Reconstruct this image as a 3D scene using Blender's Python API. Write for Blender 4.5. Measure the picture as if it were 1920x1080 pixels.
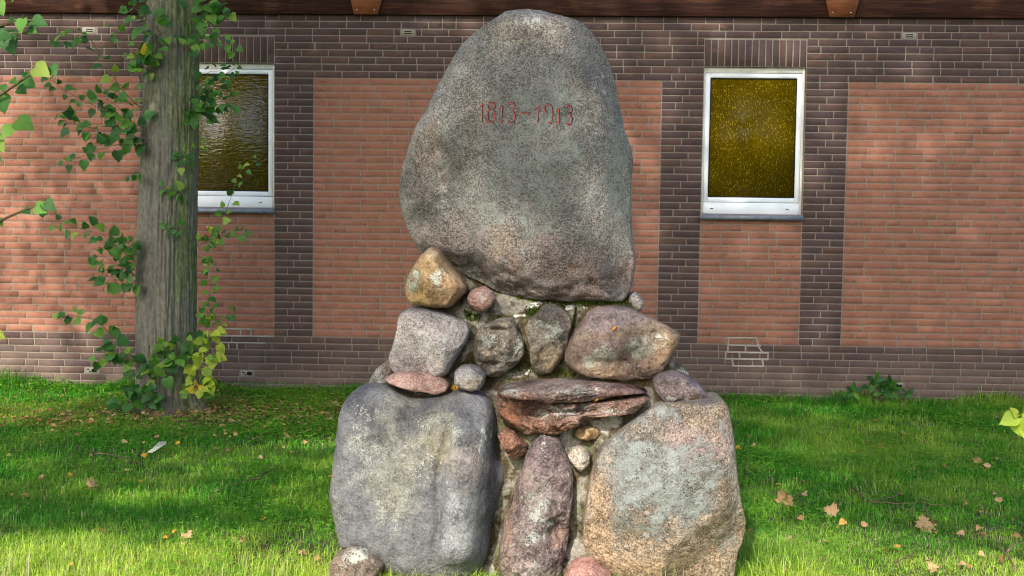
import bpy, bmesh, math, random
import numpy as np
from mathutils import Vector, Matrix
from mathutils.bvhtree import BVHTree

rng = np.random.default_rng(7)
random.seed(7)
for o in list(bpy.data.objects):
    bpy.data.objects.remove(o)
SC = bpy.context.scene
COL = SC.collection
R = math.radians

# ------------------------------------------------------------------ camera
F = 2133.0                       # focal length in pixels of the 1920 px wide photograph
CAMZ = 1.63
PITCH, YAW, ROLL = R(3.398), R(-2.422), R(-0.775)
WALL = 10.441                    # distance of the brick wall's face
cy, sy, cp, sp, cr, sr = math.cos(YAW), math.sin(YAW), math.cos(PITCH), math.sin(PITCH), math.cos(ROLL), math.sin(ROLL)
fw = Vector((sy*cp, cy*cp, -sp))
rt0 = Vector((cy, -sy, 0)); up0 = rt0.cross(fw)
rt = rt0*cr - up0*sr; up = up0*cr + rt0*sr
cam_d = bpy.data.cameras.new('camera'); cam = bpy.data.objects.new('camera', cam_d); COL.objects.link(cam)
cam_d.sensor_width = 36; cam_d.lens = F/1920*36; cam_d.clip_end = 2000; cam_d.clip_start = .05
m3 = Matrix((rt, up, -fw)).transposed()
cam.matrix_world = Matrix.Translation((0, 0, CAMZ)) @ m3.to_4x4()
SC.camera = cam

# ------------------------------------------------------------------ light
SUN_EL, SUN_AZ = R(37), R(-17)   # sun behind the viewer, a little to the left
sun_to = Vector((math.sin(-SUN_AZ)*math.cos(SUN_EL), math.cos(SUN_AZ)*math.cos(SUN_EL), -math.sin(SUN_EL)))  # travel direction
w = bpy.data.worlds.new('World'); SC.world = w; w.use_nodes = True
nt = w.node_tree; nt.nodes.clear()
sky = nt.nodes.new('ShaderNodeTexSky'); sky.sky_type = 'NISHITA'; sky.sun_disc = False
sky.sun_elevation = SUN_EL
src = -sun_to
sky.sun_rotation = math.atan2(src.x, src.y)
sky.air_density = 1.0; sky.dust_density = 2.5; sky.ozone_density = 1.0
bg = nt.nodes.new('ShaderNodeBackground'); bg.inputs['Strength'].default_value = 0.15
ow = nt.nodes.new('ShaderNodeOutputWorld')
nt.links.new(sky.outputs[0], bg.inputs[0]); nt.links.new(bg.outputs[0], ow.inputs[0])
sl = bpy.data.lights.new('sun', 'SUN'); sl.energy = 2.9; sl.angle = R(0.55); sl.color = (1, .93, .80)
so = bpy.data.objects.new('sun', sl); COL.objects.link(so); so.location = (0, -10, 20)
so.rotation_euler = sun_to.to_track_quat('-Z', 'Y').to_euler()
SC.view_settings.view_transform = 'Standard'; SC.view_settings.look = 'None'
SC.view_settings.gamma = 1; SC.view_settings.exposure = 1.35
SC.view_settings.use_curve_mapping = False
SC.cycles.max_bounces = 6; SC.cycles.use_denoising = True; SC.cycles.filter_width = 1.05

# ------------------------------------------------------------------ helpers
CAM = Vector((0, 0, CAMZ))
def ray(px, py):
    return fw + rt*((px-960)/F) - up*((py-540)/F)
def at(px, py, y):               # the point seen at a pixel, at distance y
    d = ray(px, py); return CAM + d*(y/d.y)
def gnd(px, py, z=0.0):
    d = ray(px, py); return CAM + d*((z-CAMZ)/d.z)
def topx(P):
    P = np.asarray(P, float) - np.array(CAM)
    a = P @ np.array(rt); b = P @ np.array(up); c = P @ np.array(fw)
    return 960+F*a/c, 540-F*b/c

_perm = np.random.default_rng(3).permutation(256)
_val = np.random.default_rng(4).random(256)
def vnoise(p):
    p = np.asarray(p, float); i = np.floor(p).astype(int); f = p-i; f = f*f*f*(f*(f*6-15)+10)
    r = 0
    for dx in (0, 1):
        for dy in (0, 1):
            for dz in (0, 1):
                h = _val[_perm[(i[:, 0]+dx+_perm[(i[:, 1]+dy+_perm[(i[:, 2]+dz) & 255]) & 255]) & 255]]
                r = r + h*np.abs(1-dx-f[:, 0])*np.abs(1-dy-f[:, 1])*np.abs(1-dz-f[:, 2])
    return r*2-1
def fbm(p, o=4, g=.5):
    p = np.asarray(p, float); a, s, t = 1, 0, 0
    for k in range(o):
        s = s + a*vnoise(p*2**k+17.3*k); t += a; a *= g
    return s/t
def n2(x, y, s, o=3, seed=0):
    return fbm(np.stack([x*s, y*s, np.full_like(x, 3.1+seed)], 1), o)

def link(name, me, parent=None):
    o = bpy.data.objects.new(name, me); COL.objects.link(o)
    if parent is not None: o.parent = parent
    return o
def tag(o, label=None, cat=None, group=None, kind=None):
    if label: o['label'] = label
    if cat: o['category'] = cat
    if group: o['group'] = group
    if kind: o['kind'] = kind
    return o
def empty(name, loc, label, cat, group=None):
    o = bpy.data.objects.new(name, None); COL.objects.link(o); o.location = loc; o.empty_display_size = .1
    return tag(o, label, cat, group)
def npmesh(name, V, faces, mat, smooth=True):
    """faces: list of int arrays (n,k)"""
    me = bpy.data.meshes.new(name)
    V = np.asarray(V, np.float32)
    me.vertices.add(len(V)); me.vertices.foreach_set('co', V.ravel())
    loops = np.concatenate([np.asarray(f).ravel() for f in faces]).astype(np.int32)
    tot = np.concatenate([np.full(len(f), np.asarray(f).shape[1]) for f in faces]).astype(np.int32)
    st = np.concatenate([[0], np.cumsum(tot)[:-1]]).astype(np.int32)
    me.loops.add(len(loops)); me.loops.foreach_set('vertex_index', loops)
    me.polygons.add(len(tot)); me.polygons.foreach_set('loop_start', st); me.polygons.foreach_set('loop_total', tot)
    if smooth: me.polygons.foreach_set('use_smooth', np.ones(len(tot), bool))
    me.update(calc_edges=True); me.validate()
    if mat: me.materials.append(mat)
    return me
def vcol(me, name, C):
    a = me.color_attributes.new(name, 'FLOAT_COLOR', 'POINT')
    C = np.asarray(C, np.float32)
    if C.shape[1] == 3: C = np.concatenate([C, np.ones((len(C), 1), np.float32)], 1)
    a.data.foreach_set('color', C.ravel())
class MB:                         # collects simple shapes into one mesh
    def __init__(s): s.V = []; s.F = {}; s.n = 0
    def add(s, V, Fs):
        V = np.asarray(V, float); s.V.append(V)
        for f in Fs: s.F.setdefault(len(f), []).append([i+s.n for i in f])
        s.n += len(V)
    def box(s, a, b, bev=0.0):
        x0, y0, z0 = a; x1, y1, z1 = b
        if bev <= 0:
            s.add([(x, y, z) for x in (x0, x1) for y in (y0, y1) for z in (z0, z1)],
                  [(0, 1, 3, 2), (4, 6, 7, 5), (0, 4, 5, 1), (2, 3, 7, 6), (0, 2, 6, 4), (1, 5, 7, 3)])
        else:                     # front (y0) edges chamfered
            e = bev
            s.add([(x0, y0+e, z0), (x1, y0+e, z0), (x1, y0+e, z1), (x0, y0+e, z1),
                   (x0+e, y0, z0+e), (x1-e, y0, z0+e), (x1-e, y0, z1-e), (x0+e, y0, z1-e),
                   (x0, y1, z0), (x1, y1, z0), (x1, y1, z1), (x0, y1, z1)],
                  [(4, 5, 6, 7), (0, 1, 5, 4), (1, 2, 6, 5), (2, 3, 7, 6), (3, 0, 4, 7),
                   (8, 9, 1, 0), (9, 10, 2, 1), (10, 11, 3, 2), (11, 8, 0, 3), (8, 11, 10, 9)])
    def tube(s, pts, r0, r1, k=6):
        pts = [Vector(p) for p in pts]; n = len(pts); V = []; Fs = []
        for i, p in enumerate(pts):
            d = (pts[min(i+1, n-1)]-pts[max(i-1, 0)]).normalized()
            a = d.orthogonal().normalized() if abs(d.z) > .9 else d.cross(Vector((0, 0, 1))).normalized()
            b = d.cross(a); r = r0+(r1-r0)*i/max(1, n-1)
            for j in range(k):
                t = 2*math.pi*j/k; V.append(p+a*(r*math.cos(t))+b*(r*math.sin(t)))
        for i in range(n-1):
            for j in range(k):
                Fs.append((i*k+j, i*k+(j+1) % k, (i+1)*k+(j+1) % k, (i+1)*k+j))
        c = len(V); V.append(pts[0]); V.append(pts[-1])
        for j in range(k):
            Fs.append((c, (j+1) % k, j)); Fs.append((c+1, (n-1)*k+j, (n-1)*k+(j+1) % k))
        s.add(V, Fs)
    def mesh(s, name, mat, smooth=False):
        return npmesh(name, np.concatenate(s.V), [np.array(f) for f in s.F.values()], mat, smooth)
    def obj(s, name, mat, parent=None, smooth=False):
        return link(name, s.mesh(name, mat, smooth), parent)

# ------------------------------------------------------------------ materials
class NT:
    def __init__(s, name):
        s.m = bpy.data.materials.new(name); s.m.use_nodes = True; s.t = s.m.node_tree; s.t.nodes.clear()
        s.out = s.t.nodes.new('ShaderNodeOutputMaterial')
    def n(s, typ, **k):
        nd = s.t.nodes.new('ShaderNode'+typ)
        for a, v in k.items():
            if a.startswith('i_'): nd.inputs[a[2:].replace('_', ' ')].default_value = v
            else: setattr(nd, a, v)
        return nd
    def l(s, a, b): s.t.links.new(a, b)
    def sock(s, dst, v):
        if hasattr(v, 'is_linked'): s.l(v, dst)
        else: dst.default_value = v
    def coord(s, scale=(1, 1, 1), kind='Object'):
        c = s.n('TexCoord'); mp = s.n('Mapping'); mp.inputs['Scale'].default_value = scale
        s.l(c.outputs[kind], mp.inputs['Vector']); return mp.outputs[0]
    def noise(s, vec, scale, detail=4, rough=.55, dist=0):
        nd = s.n('TexNoise'); nd.inputs['Scale'].default_value = scale; nd.inputs['Detail'].default_value = detail
        nd.inputs['Roughness'].default_value = rough; nd.inputs['Distortion'].default_value = dist
        s.l(vec, nd.inputs['Vector']); return nd.outputs[0]
    def vor(s, vec, scale, out='Distance', feat='F1'):
        nd = s.n('TexVoronoi', feature=feat); nd.inputs['Scale'].default_value = scale
        s.l(vec, nd.inputs['Vector']); return nd.outputs[out]
    def ramp(s, fac, stops):
        nd = s.n('ValToRGB'); cr = nd.color_ramp
        while len(cr.elements) < len(stops): cr.elements.new(.5)
        for e, (p, c) in zip(cr.elements, stops):
            e.position = p; e.color = (c[0], c[1], c[2], 1) if not isinstance(c, (int, float)) else (c, c, c, 1)
        s.l(fac, nd.inputs[0]); return nd.outputs[0]
    def math(s, op, a, b=0.0, c=0.0, clamp=False):
        nd = s.n('Math', operation=op); nd.use_clamp = clamp
        s.sock(nd.inputs[0], a); s.sock(nd.inputs[1], b)
        if op in ('MULTIPLY_ADD',): s.sock(nd.inputs[2], c)
        return nd.outputs[0]
    def mix(s, fac, a, b, mode='MIX'):
        nd = s.n('Mix', data_type='RGBA', blend_type=mode)
        s.sock(nd.inputs[0], fac)
        for i, v in ((6, a), (7, b)):
            if isinstance(v, tuple): v = (*v[:3], 1)
            s.sock(nd.inputs[i], v)
        return nd.outputs[2]
    def attr(s, name, out='Color'):
        nd = s.n('Attribute', attribute_name=name); return nd.outputs[out]
    def bump(s, h, strength, dist, normal=None):
        nd = s.n('Bump'); nd.inputs['Strength'].default_value = strength; nd.inputs['Distance'].default_value = dist
        s.l(h, nd.inputs['Height'])
        if normal is not None: s.l(normal, nd.inputs['Normal'])
        return nd.outputs[0]
    def pbr(s, col, rough=.8, normal=None, spec=.3, **k):
        b = s.n('BsdfPrincipled')
        if isinstance(col, tuple): col = (*col[:3], 1)
        s.sock(b.inputs['Base Color'], col); s.sock(b.inputs['Roughness'], rough); b.inputs['Specular IOR Level'].default_value = spec
        if normal is not None: s.l(normal, b.inputs['Normal'])
        for a, v in k.items(): s.sock(b.inputs[a.replace('_', ' ')], v)
        s.l(b.outputs[0], s.out.inputs[0]); return b
    def island(s):                # a random number per loose piece, object by object
        g = s.n('NewGeometry').outputs['Random Per Island']; o = s.n('ObjectInfo').outputs['Random']
        return s.math('FRACT', s.math('ADD', g, o))

def stone_mat(name, c0, c1, c2, grain=1.0, lichen=(.36, .40, .35), bump=1.0, speck=.5, lscale=1.0, streak=0.0):
    t = NT(name); v = t.coord()
    if streak:
        vg = t.coord((1, 1, .35 if streak > 0 else 3.0))
    else: vg = v
    big = t.noise(v, 5, 5, .6); mid = t.noise(vg, 34/grain, 5, .65); fin = t.noise(vg, 125/grain, 4, .7)
    cry = t.n('TexVoronoi'); cry.inputs['Scale'].default_value = 170/grain; t.l(vg, cry.inputs['Vector'])
    sep = t.n('SeparateColor'); t.l(cry.outputs['Color'], sep.inputs[0])
    f = t.math('ADD', t.math('MULTIPLY', fin, .62), t.math('MULTIPLY', mid, .38))
    f = t.math('ADD', f, t.math('MULTIPLY', t.math('SUBTRACT', sep.outputs[0], .5), .26*speck))
    f = t.math('ADD', f, t.math('ADD', t.math('MULTIPLY', t.math('SUBTRACT', big, .5), .40), t.math('MULTIPLY', t.math('SUBTRACT', t.noise(v, 13, 6, .7), .5), .45)))
    base = t.ramp(f, [(.36, c0), (.50, c1), (.64, c2)])
    tint = t.n('Attribute', attribute_name='tint')
    tm = t.math('MULTIPLY', tint.outputs['Alpha'], t.math('MULTIPLY_ADD', t.math('SUBTRACT', big, .5), 2.0, .95), clamp=True)
    tc = t.mix(1.0, tint.outputs['Color'], t.ramp(f, [(.34, .32), (.5, 1.0), (.66, 1.8)]), 'MULTIPLY')
    base = t.mix(tm, base, tc)
    la = t.n('Attribute', attribute_name='lich'); ls = t.n('SeparateColor'); t.l(la.outputs['Color'], ls.inputs[0])
    ln = t.math('ADD', t.math('MULTIPLY', t.noise(v, 140/lscale, 4, .8), .6), t.math('MULTIPLY', t.noise(v, 19/lscale, 5, .6), .4))
    ln = t.math('MULTIPLY_ADD', ln, 1.7, -.35)
    lm = t.math('MULTIPLY', t.math('SUBTRACT', t.math('ADD', ln, ls.outputs[0]), 1.0), 13.0, clamp=True)
    lc = t.ramp(fin, [(.3, tuple(x*.72 for x in lichen)), (.65, tuple(min(.8, x*1.25) for x in lichen))])
    base = t.mix(t.math('MULTIPLY', lm, .9), base, lc)
    wn = t.math('ADD', t.math('MULTIPLY', t.noise(v, 150, 2, .6), .5), t.math('MULTIPLY', t.noise(v, 30, 4, .6), .5))
    wn = t.math('MULTIPLY_ADD', wn, 1.5, -.25)
    wm = t.math('MULTIPLY', t.math('SUBTRACT', t.math('ADD', wn, ls.outputs[1]), 1.0), 18.0, clamp=True)
    base = t.mix(t.math('MULTIPLY', wm, .85), base, (.46, .47, .43))
    crag = t.noise(v, 15, 7, .68, .4)
    h = t.math('ADD', t.math('MULTIPLY', fin, .4), t.math('ADD', t.math('MULTIPLY', mid, .8), t.math('MULTIPLY', crag, 1.5)))
    h = t.math('ADD', h, t.math('MULTIPLY', lm, .12))
    h = t.math('ADD', h, t.math('MULTIPLY', wm, .15))
    nb = t.bump(h, min(1, .95*bump), .02)
    t.pbr(base, .86, nb, .25)
    return t.m

def brick_mat(name, stops, bump, dark):
    t = NT(name); v = t.coord((1, 1, 1)); ri = t.island()
    g = t.n('NewGeometry'); wp = g.outputs['Position']
    col = t.ramp(ri, stops)
    mp = t.n('Mapping'); mp.inputs['Scale'].default_value = (1, 1, 3.0); t.l(wp, mp.inputs['Vector'])
    cloud = t.noise(wp, 9, 4, .6); fine = t.noise(wp, 190, 3, .7); flk = t.noise(mp.outputs[0], 23 if not dark else 11, 3, .55, 1.0)
    col = t.mix(1.0, col, t.ramp(cloud, [(.3, .86), (.7, 1.14)]), 'MULTIPLY')
    col = t.mix(1.0, col, t.ramp(fine, [(.3, .82), (.7, 1.17)]), 'MULTIPLY')
    if dark:
        st = t.noise(mp.outputs[0], 6, 4, .6)
        col = t.mix(t.math('MULTIPLY', t.math('SUBTRACT', st, .58), 4.0, clamp=True), col, (.15, .075, .05))
        nb = t.bump(t.math('ADD', t.math('MULTIPLY', fine, .3), flk), .25*bump, .01)
        rough = .8
    else:                         # torn, water-struck face: shallow horizontal rips
        rip = t.math('MULTIPLY', t.math('SUBTRACT', flk, .60), 9.0, clamp=True)
        rip2 = t.math('MULTIPLY', t.math('SUBTRACT', t.noise(mp.outputs[0], 40, 2, .5, .8), .64), 9.0, clamp=True)
        rr = t.math('MAXIMUM', rip, t.math('MULTIPLY', rip2, .7))
        col = t.mix(t.math('MULTIPLY', rr, .55), col, (.12, .042, .024))  # dark colour in the rips paints in their small shadows
        nb = t.bump(t.math('SUBTRACT', t.math('MULTIPLY', fine, .25), rr), .55*bump, .008)
        rough = .85
    # dust tint with painted-in sunlight, paler low on the plinth
    sz = t.n('SeparateXYZ'); t.l(wp, sz.inputs[0])
    low = t.math('MULTIPLY', t.math('SUBTRACT', .62, sz.outputs[2]), 1.3, clamp=True)
    low = t.math('MULTIPLY', low, t.ramp(t.noise(wp, 1.7, 4, .6), [(.35, 0.1), (.65, .8)]))
    col = t.mix(low, col, (.27, .20, .16))
    t.pbr(col, rough, nb, .15); return t.m

M = {}
M['dark_brick'] = brick_mat('dark_brick', [(0, (.060, .040, .038)), (.35, (.077, .049, .045)), (.6, (.068, .045, .046)), (.85, (.084, .052, .045)), (1, (.092, .054, .044))], 1, True)
M['orange_brick'] = brick_mat('orange_brick', [(0, (.258, .112, .074)), (.4, (.272, .119, .078)), (.75, (.265, .117, .079)), (1, (.285, .128, .084))], 1, False)
t = NT('mortar_joint'); v = t.coord(); c = t.ramp(t.noise(v, 40, 5, .7), [(.3, (.165, .138, .112)), (.7, (.25, .215, .175))])
t.pbr(c, .9, t.bump(t.noise(v, 160, 3, .7), .4, .005)); M['joint'] = t.m
t = NT('fresh_mortar'); v = t.coord(); c = t.ramp(t.noise(v, 60, 5, .7), [(.3, (.22, .19, .16)), (.7, (.36, .325, .28))]); t.pbr(c, .9); M['fresh'] = t.m
t = NT('white_plastic'); v = t.coord(); c = t.ramp(t.noise(v, 6, 5, .65), [(.3, (.70, .74, .78)), (.7, (.82, .85, .87))]); t.pbr(c, .35, None, .4); M['white'] = t.m
t = NT('beige_plastic'); v = t.coord(); c = t.ramp(t.noise(v, 14, 5, .65), [(.3, (.58, .57, .52)), (.7, (.70, .69, .63))]); t.pbr(c, .5, None, .4); M['beige'] = t.m
t = NT('zinc_sheet'); v = t.coord(); c = t.ramp(t.noise(v, 12, 5, .65), [(.3, (.13, .14, .17)), (.7, (.22, .24, .28))]); t.pbr(c, .5, None, .5, Metallic=.4); M['zinc'] = t.m
t = NT('rubber_seal'); t.pbr((.006, .012, .012), .6); M['seal'] = t.m
t = NT('dark_hole'); t.pbr((.004, .004, .004), .9); M['hole'] = t.m
t = NT('vent_plastic'); v = t.coord(); c = t.ramp(t.noise(v, 60, 4, .7), [(.3, (.20, .18, .15)), (.7, (.30, .275, .23))]); t.pbr(c, .7); M['vent'] = t.m
t = NT('steel_screw'); t.pbr((.45, .43, .40), .4, None, .5, Metallic=.6); M['screw'] = t.m
# amber cathedral glass
def glass_mat(name, ripple, spec, flecks):
    t = NT(name); v = t.coord(); vs = t.coord((.5, 1, 1.6)); rip = t.noise(vs, 24, 2, .5, .8); fl = t.noise(t.coord((1.6, 1, .6)), 88, 2, .65)
    flm = t.math('MULTIPLY', t.math('SUBTRACT', fl, .585), 9, clamp=True)
    col = t.mix(t.math('MULTIPLY', flm, flecks), t.mix(t.noise(v, 60, 3, .6), (.045, .029, .0), (.125, .085, .002)), (.46, .34, .03))  # yellow flecks are glints, put into the glass colour
    sm = t.math('MULTIPLY', t.math('SUBTRACT', t.noise(t.coord((3, 1, .25)), 9, 3, .6), .60), 3, clamp=True)
    col = t.mix(t.math('MULTIPLY', sm, .12), col, (.20, .17, .10))
    t.pbr(col, .08, t.bump(t.math('ADD', rip, t.math('MULTIPLY', fl, .15)), ripple, .03), spec); return t.m
M['glass'] = glass_mat('rippled_amber_glass', .5, 1.0, .5); M['glass2'] = glass_mat('flecked_amber_glass', .10, .06, .8)
# stained timber
t = NT('stained_board'); v = t.coord((.35, 1, 6)); v1 = t.coord()
gr = t.noise(v, 9, 6, .65, .4); bl = t.noise(v1, 2.2, 4, .6)
c = t.ramp(gr, [(.3, (.012, .006, .005)), (.5, (.030, .012, .008)), (.7, (.065, .026, .014))])
c = t.mix(t.math('MULTIPLY', t.math('SUBTRACT', bl, .52), 5, clamp=True), c, t.ramp(gr, [(.3, (.02, .008, .005)), (.5, (.075, .030, .016)), (.7, (.22, .11, .06))]))
t.pbr(c, .7, t.bump(gr, .3, .006), .08); M['board'] = t.m
t = NT('cover_plate'); v = t.coord((.5, 1, 3)); c = t.ramp(t.noise(v, 14, 6, .6), [(.3, (.16, .050, .022)), (.7, (.27, .090, .038))]); t.pbr(c, .55); M['plate'] = t.m
t = NT('roof_felt'); v = t.coord(); c = t.ramp(t.noise(v, 30, 5, .7), [(.3, (.04, .04, .04)), (.7, (.09, .09, .09))]); t.pbr(c, .9); M['roof'] = t.m
# bark
t = NT('lime_bark'); v = t.coord((1, 1, .42)); v1 = t.coord()
r1 = t.noise(v, 42, 6, .65, .5); sp_ = t.noise(v1, 70, 4, .7); big = t.noise(t.coord((1, 1, .3)), 6, 4, .6)
c = t.ramp(r1, [(.30, (.095, .086, .070)), (.5, (.145, .134, .110)), (.70, (.205, .193, .165))])
al = t.math('MULTIPLY', t.attr('algae', 'Fac'), t.math('MULTIPLY', t.math('SUBTRACT', big, .36), 4.2, clamp=True))
c = t.mix(t.math('MULTIPLY', al, .8), c, t.ramp(r1, [(.34, (.04, .058, .010)), (.66, (.19, .23, .06))]))
c = t.mix(t.math('MULTIPLY', t.math('SUBTRACT', sp_, .60), 6, clamp=True), c, (.30, .29, .26))
t.pbr(c, .9, t.bump(t.math('ADD', r1, t.math('MULTIPLY', sp_, .5)), .5, .012)); M['bark'] = t.m
t = NT('twig_bark'); v = t.coord((1, 1, 1)); c = t.ramp(t.noise(v, 60, 3), [(.3, (.07, .05, .03)), (.7, (.17, .12, .07))]); t.pbr(c, .8); M['twig'] = t.m
t = NT('green_twig'); v = t.coord((1, 1, 1)); c = t.ramp(t.noise(v, 60, 3), [(.3, (.09, .08, .03)), (.7, (.16, .15, .05))]); t.pbr(c, .7); M['green_twig'] = t.m

def leaf_mat(name, stops, trans=.35, rough=.5):
    t = NT(name); v = t.coord(); r = t.n('ObjectInfo').outputs['Random']
    g = t.n('NewGeometry').outputs['Random Per Island']
    c = t.ramp(t.math('FRACT', t.math('ADD', r, g)), stops)
    n = t.noise(v, 24, 4, .6); c = t.mix(1.0, c, t.ramp(n, [(.3, .75), (.7, 1.25)]), 'MULTIPLY')
    b = t.pbr(c, rough, t.bump(t.noise(v, 40, 3, .6), .25, .01), .4)
    tr = t.n('BsdfTranslucent'); t.l(t.mix(1.0, c, (1.5, 1.7, .7), 'MULTIPLY'), tr.inputs[0])
    ms = t.n('MixShader'); ms.inputs[0].default_value = trans
    t.l(b.outputs[0], ms.inputs[1]); t.l(tr.outputs[0], ms.inputs[2]); t.l(ms.outputs[0], t.out.inputs[0])
    return t.m
M['leaf'] = leaf_mat('lime_leaf', [(0, (.020, .082, .014)), (.5, (.034, .13, .018)), (.85, (.065, .20, .022)), (1, (.11, .26, .03))])
M['leaf_light'] = leaf_mat('light_lime_leaf', [(0, (.07, .20, .02)), (.6, (.14, .28, .03)), (1, (.26, .34, .05))], .4)
M['leaf_yellow'] = leaf_mat('yellow_lime_leaf', [(0, (.60, .40, .02)), (1, (.65, .50, .05))], .4)
M['leaf_lime'] = leaf_mat('pale_sapling_leaf', [(0, (.30, .40, .04)), (1, (.46, .52, .07))], .45)
M['dry_leaf'] = leaf_mat('dry_leaf', [(0, (.19, .085, .03)), (.4, (.34, .185, .075)), (.75, (.44, .29, .14)), (1, (.50, .27, .04))], .2, .7)
M['tan_leaf'] = leaf_mat('tan_maple_leaf', [(0, (.34, .20, .095)), (1, (.46, .30, .155))], .2, .7)
M['gold_leaf'] = leaf_mat('gold_leaf', [(0, (.62, .36, .02)), (1, (.66, .30, .03))], .25, .6)
def grass_mat(name, trans):
    t = NT(name); c = t.attr('col'); b = t.pbr(c, .55, None, .3)
    tr = t.n('BsdfTranslucent'); t.l(t.mix(1.0, c, (1.4, 1.4, .8), 'MULTIPLY'), tr.inputs[0])
    ms = t.n('MixShader'); ms.inputs[0].default_value = trans
    t.l(b.outputs[0], ms.inputs[1]); t.l(tr.outputs[0], ms.inputs[2]); t.l(ms.outputs[0], t.out.inputs[0])
    return t.m
M['grass'] = grass_mat('grass_blade', .45)
t = NT('soil'); v = t.coord(); c = t.ramp(t.noise(v, 14, 6, .7), [(.3, (.035, .026, .015)), (.7, (.10, .075, .045))])
far = t.n('NewGeometry'); ln = t.n('VectorMath', operation='DISTANCE'); ln.inputs[1].default_value = (0, 7, 0); t.l(far.outputs['Position'], ln.inputs[0])
c = t.mix(t.math('MULTIPLY', t.math('SUBTRACT', ln.outputs['Value'], 6.5), .5, clamp=True), c, t.ramp(t.noise(v, 3, 6, .7), [(.3, (.03, .075, .012)), (.7, (.07, .13, .025))]))
t.pbr(c, .95, t.bump(t.noise(v, 60, 5, .7), .6, .02)); M['soil'] = t.m

# ------------------------------------------------------------------ ground
bm = MB(); S = 600
bm.add([(-S, -S, 0), (S, -S, 0), (S, S, 0), (-S, S, 0)], [(0, 1, 2, 3)])
tag(bm.obj('ground', M['soil']), kind='structure')

# ------------------------------------------------------------------ building
def wx(px, py): return at(px, py, WALL).x
def wz(px, py): return at(px, py, WALL).z
zpl = np.mean([wz(*p) for p in ((514, 629.4), (700, 632), (1305, 645), (1600, 651))])
zpt = np.mean([wz(*p) for p in ((590, 145.5), (1240, 151), (1590, 156))])
NP = round((zpt-zpl)/.0645); CRS = (zpt-zpl)/NP; JT = .0105
zfa = np.mean([wz(*p) for p in ((600, 29), (780, 29.7), (1290, 30.5), (1480, 33.7))])
X_left = [wx(261, 300), wx(319, 270), wx(514, 270), wx(587.5, 400)]
X_right = [wx(1236, 400), wx(1317, 265), wx(1508, 265), wx(1584, 400)]
WIN = [(X_left[1], X_left[2]), (X_right[1], X_right[2])]
zwt = wz(1415, 125.5); zwb = wz(1410, 402); zso = zwt + .245
ZTOP = zfa+.62; XE = 8.5
build = empty('building', (0, WALL+3, 0), 'long brick building with dark clinker frame, orange brick panels and two amber windows', 'building')
BO = Vector(build.location)
def bobj(mb, name, mat, parent=None, smooth=False):
    """link a mesh given in world coordinates under the building"""
    me = mb.mesh(name, mat, smooth); o = link(name, me, parent or build)
    if (parent or build) is build: o.location = -BO
    return o
# wall core with its openings
YM = WALL+.0035
xs = [-XE, WIN[0][0], WIN[0][1], WIN[1][0], WIN[1][1], XE]; zs = [-.2, zwb, zwt, ZTOP]
mb = MB()
for i in range(5):
    for j in range(3):
        if j == 1 and i in (1, 3): continue
        mb.add([(xs[i], YM, zs[j]), (xs[i+1], YM, zs[j]), (xs[i+1], YM, zs[j+1]), (xs[i], YM, zs[j+1])], [(0, 1, 2, 3)])
YB = WALL+.30
for (a, b) in WIN:
    mb.add([(a, YM, zwb), (b, YM, zwb), (b, YB, zwb), (a, YB, zwb), (a, YM, zwt), (b, YM, zwt), (b, YB, zwt), (a, YB, zwt)],
           [(0, 1, 2, 3), (4, 7, 6, 5), (0, 3, 7, 4), (1, 5, 6, 2), (3, 2, 6, 7)])
for (x0, x1) in ((-XE, -XE), (XE, XE)):
    mb.add([(x0, YM, -.2), (x0, WALL+6, -.2), (x0, WALL+6, ZTOP), (x0, YM, ZTOP)], [(0, 1, 2, 3)])
mb.add([(-XE, WALL+6, -.2), (XE, WALL+6, -.2), (XE, WALL+6, ZTOP), (-XE, WALL+6, ZTOP)], [(0, 1, 2, 3)])
wall = bobj(mb, 'wall', M['joint'])
# brick layout
bricks = []                       # kind, x0, x1, z0, z1
def fill(kind, x0, x1, z, k, full=.24):
    L = x1-x0
    if L < .05: return
    if L < .45:                   # narrow pier: three alternating bonds
        a = (.115, (L-JT)/2, L-.115-JT)[k % 3]
        parts = [a, L-a-JT]
    else:
        st = (k*0.617 % 1.0)
        first = (.24, .115, .18, .06+.115)[k % 4] if st < .9 else .09
        parts = [first]; x = first+JT; run = 0
        while x < L-1e-6:
            run += 1
            wd = .115 if (rng.random() < .17) else full
            if L-x-wd < .05: wd = L-x
            wd = min(wd, L-x); parts.append(wd); x += wd+JT
    x = x0
    for p in parts:
        bricks.append((kind, x, min(x+p, x1), z, z+CRS-JT)); x += p+JT
krange = range(-int((zpl+.1)/CRS)-1, int((zfa+.12-zpl)/CRS)+1)
for k in krange:
    z = zpl+k*CRS; zc = z+CRS/2
    D, O = 'dark_brick', 'orange_brick'
    if 0 <= k < NP:
        segs = [(D, -XE, -7.2), (O, -7.2, X_left[0]), (D, X_left[0], X_left[1]), ('W', X_left[1], X_left[2]), (D, X_left[2], X_left[3]),
                (O, X_left[3], X_right[0]), (D, X_right[0], X_right[1]), ('W', X_right[1], X_right[2]), (D, X_right[2], X_right[3]), (O, X_right[3], 7.4), (D, 7.4, XE)]
    elif k < 0: segs = [(D, -XE, XE)]
    else:
        segs = [(D, -XE, WIN[0][0]), ('W', *WIN[0]), (D, WIN[0][1], WIN[1][0]), ('W', *WIN[1]), (D, WIN[1][1], XE)]
        if z > zso-.02: segs = [(D, -XE, XE)]
    for (kd, a, b) in segs:
        if kd == 'W':
            if z+CRS-JT < zwb+.02 and k >= 0: kd = O
            else: continue
        fill(kd, a+JT/2, b-JT/2, z+JT/2, k)
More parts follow.
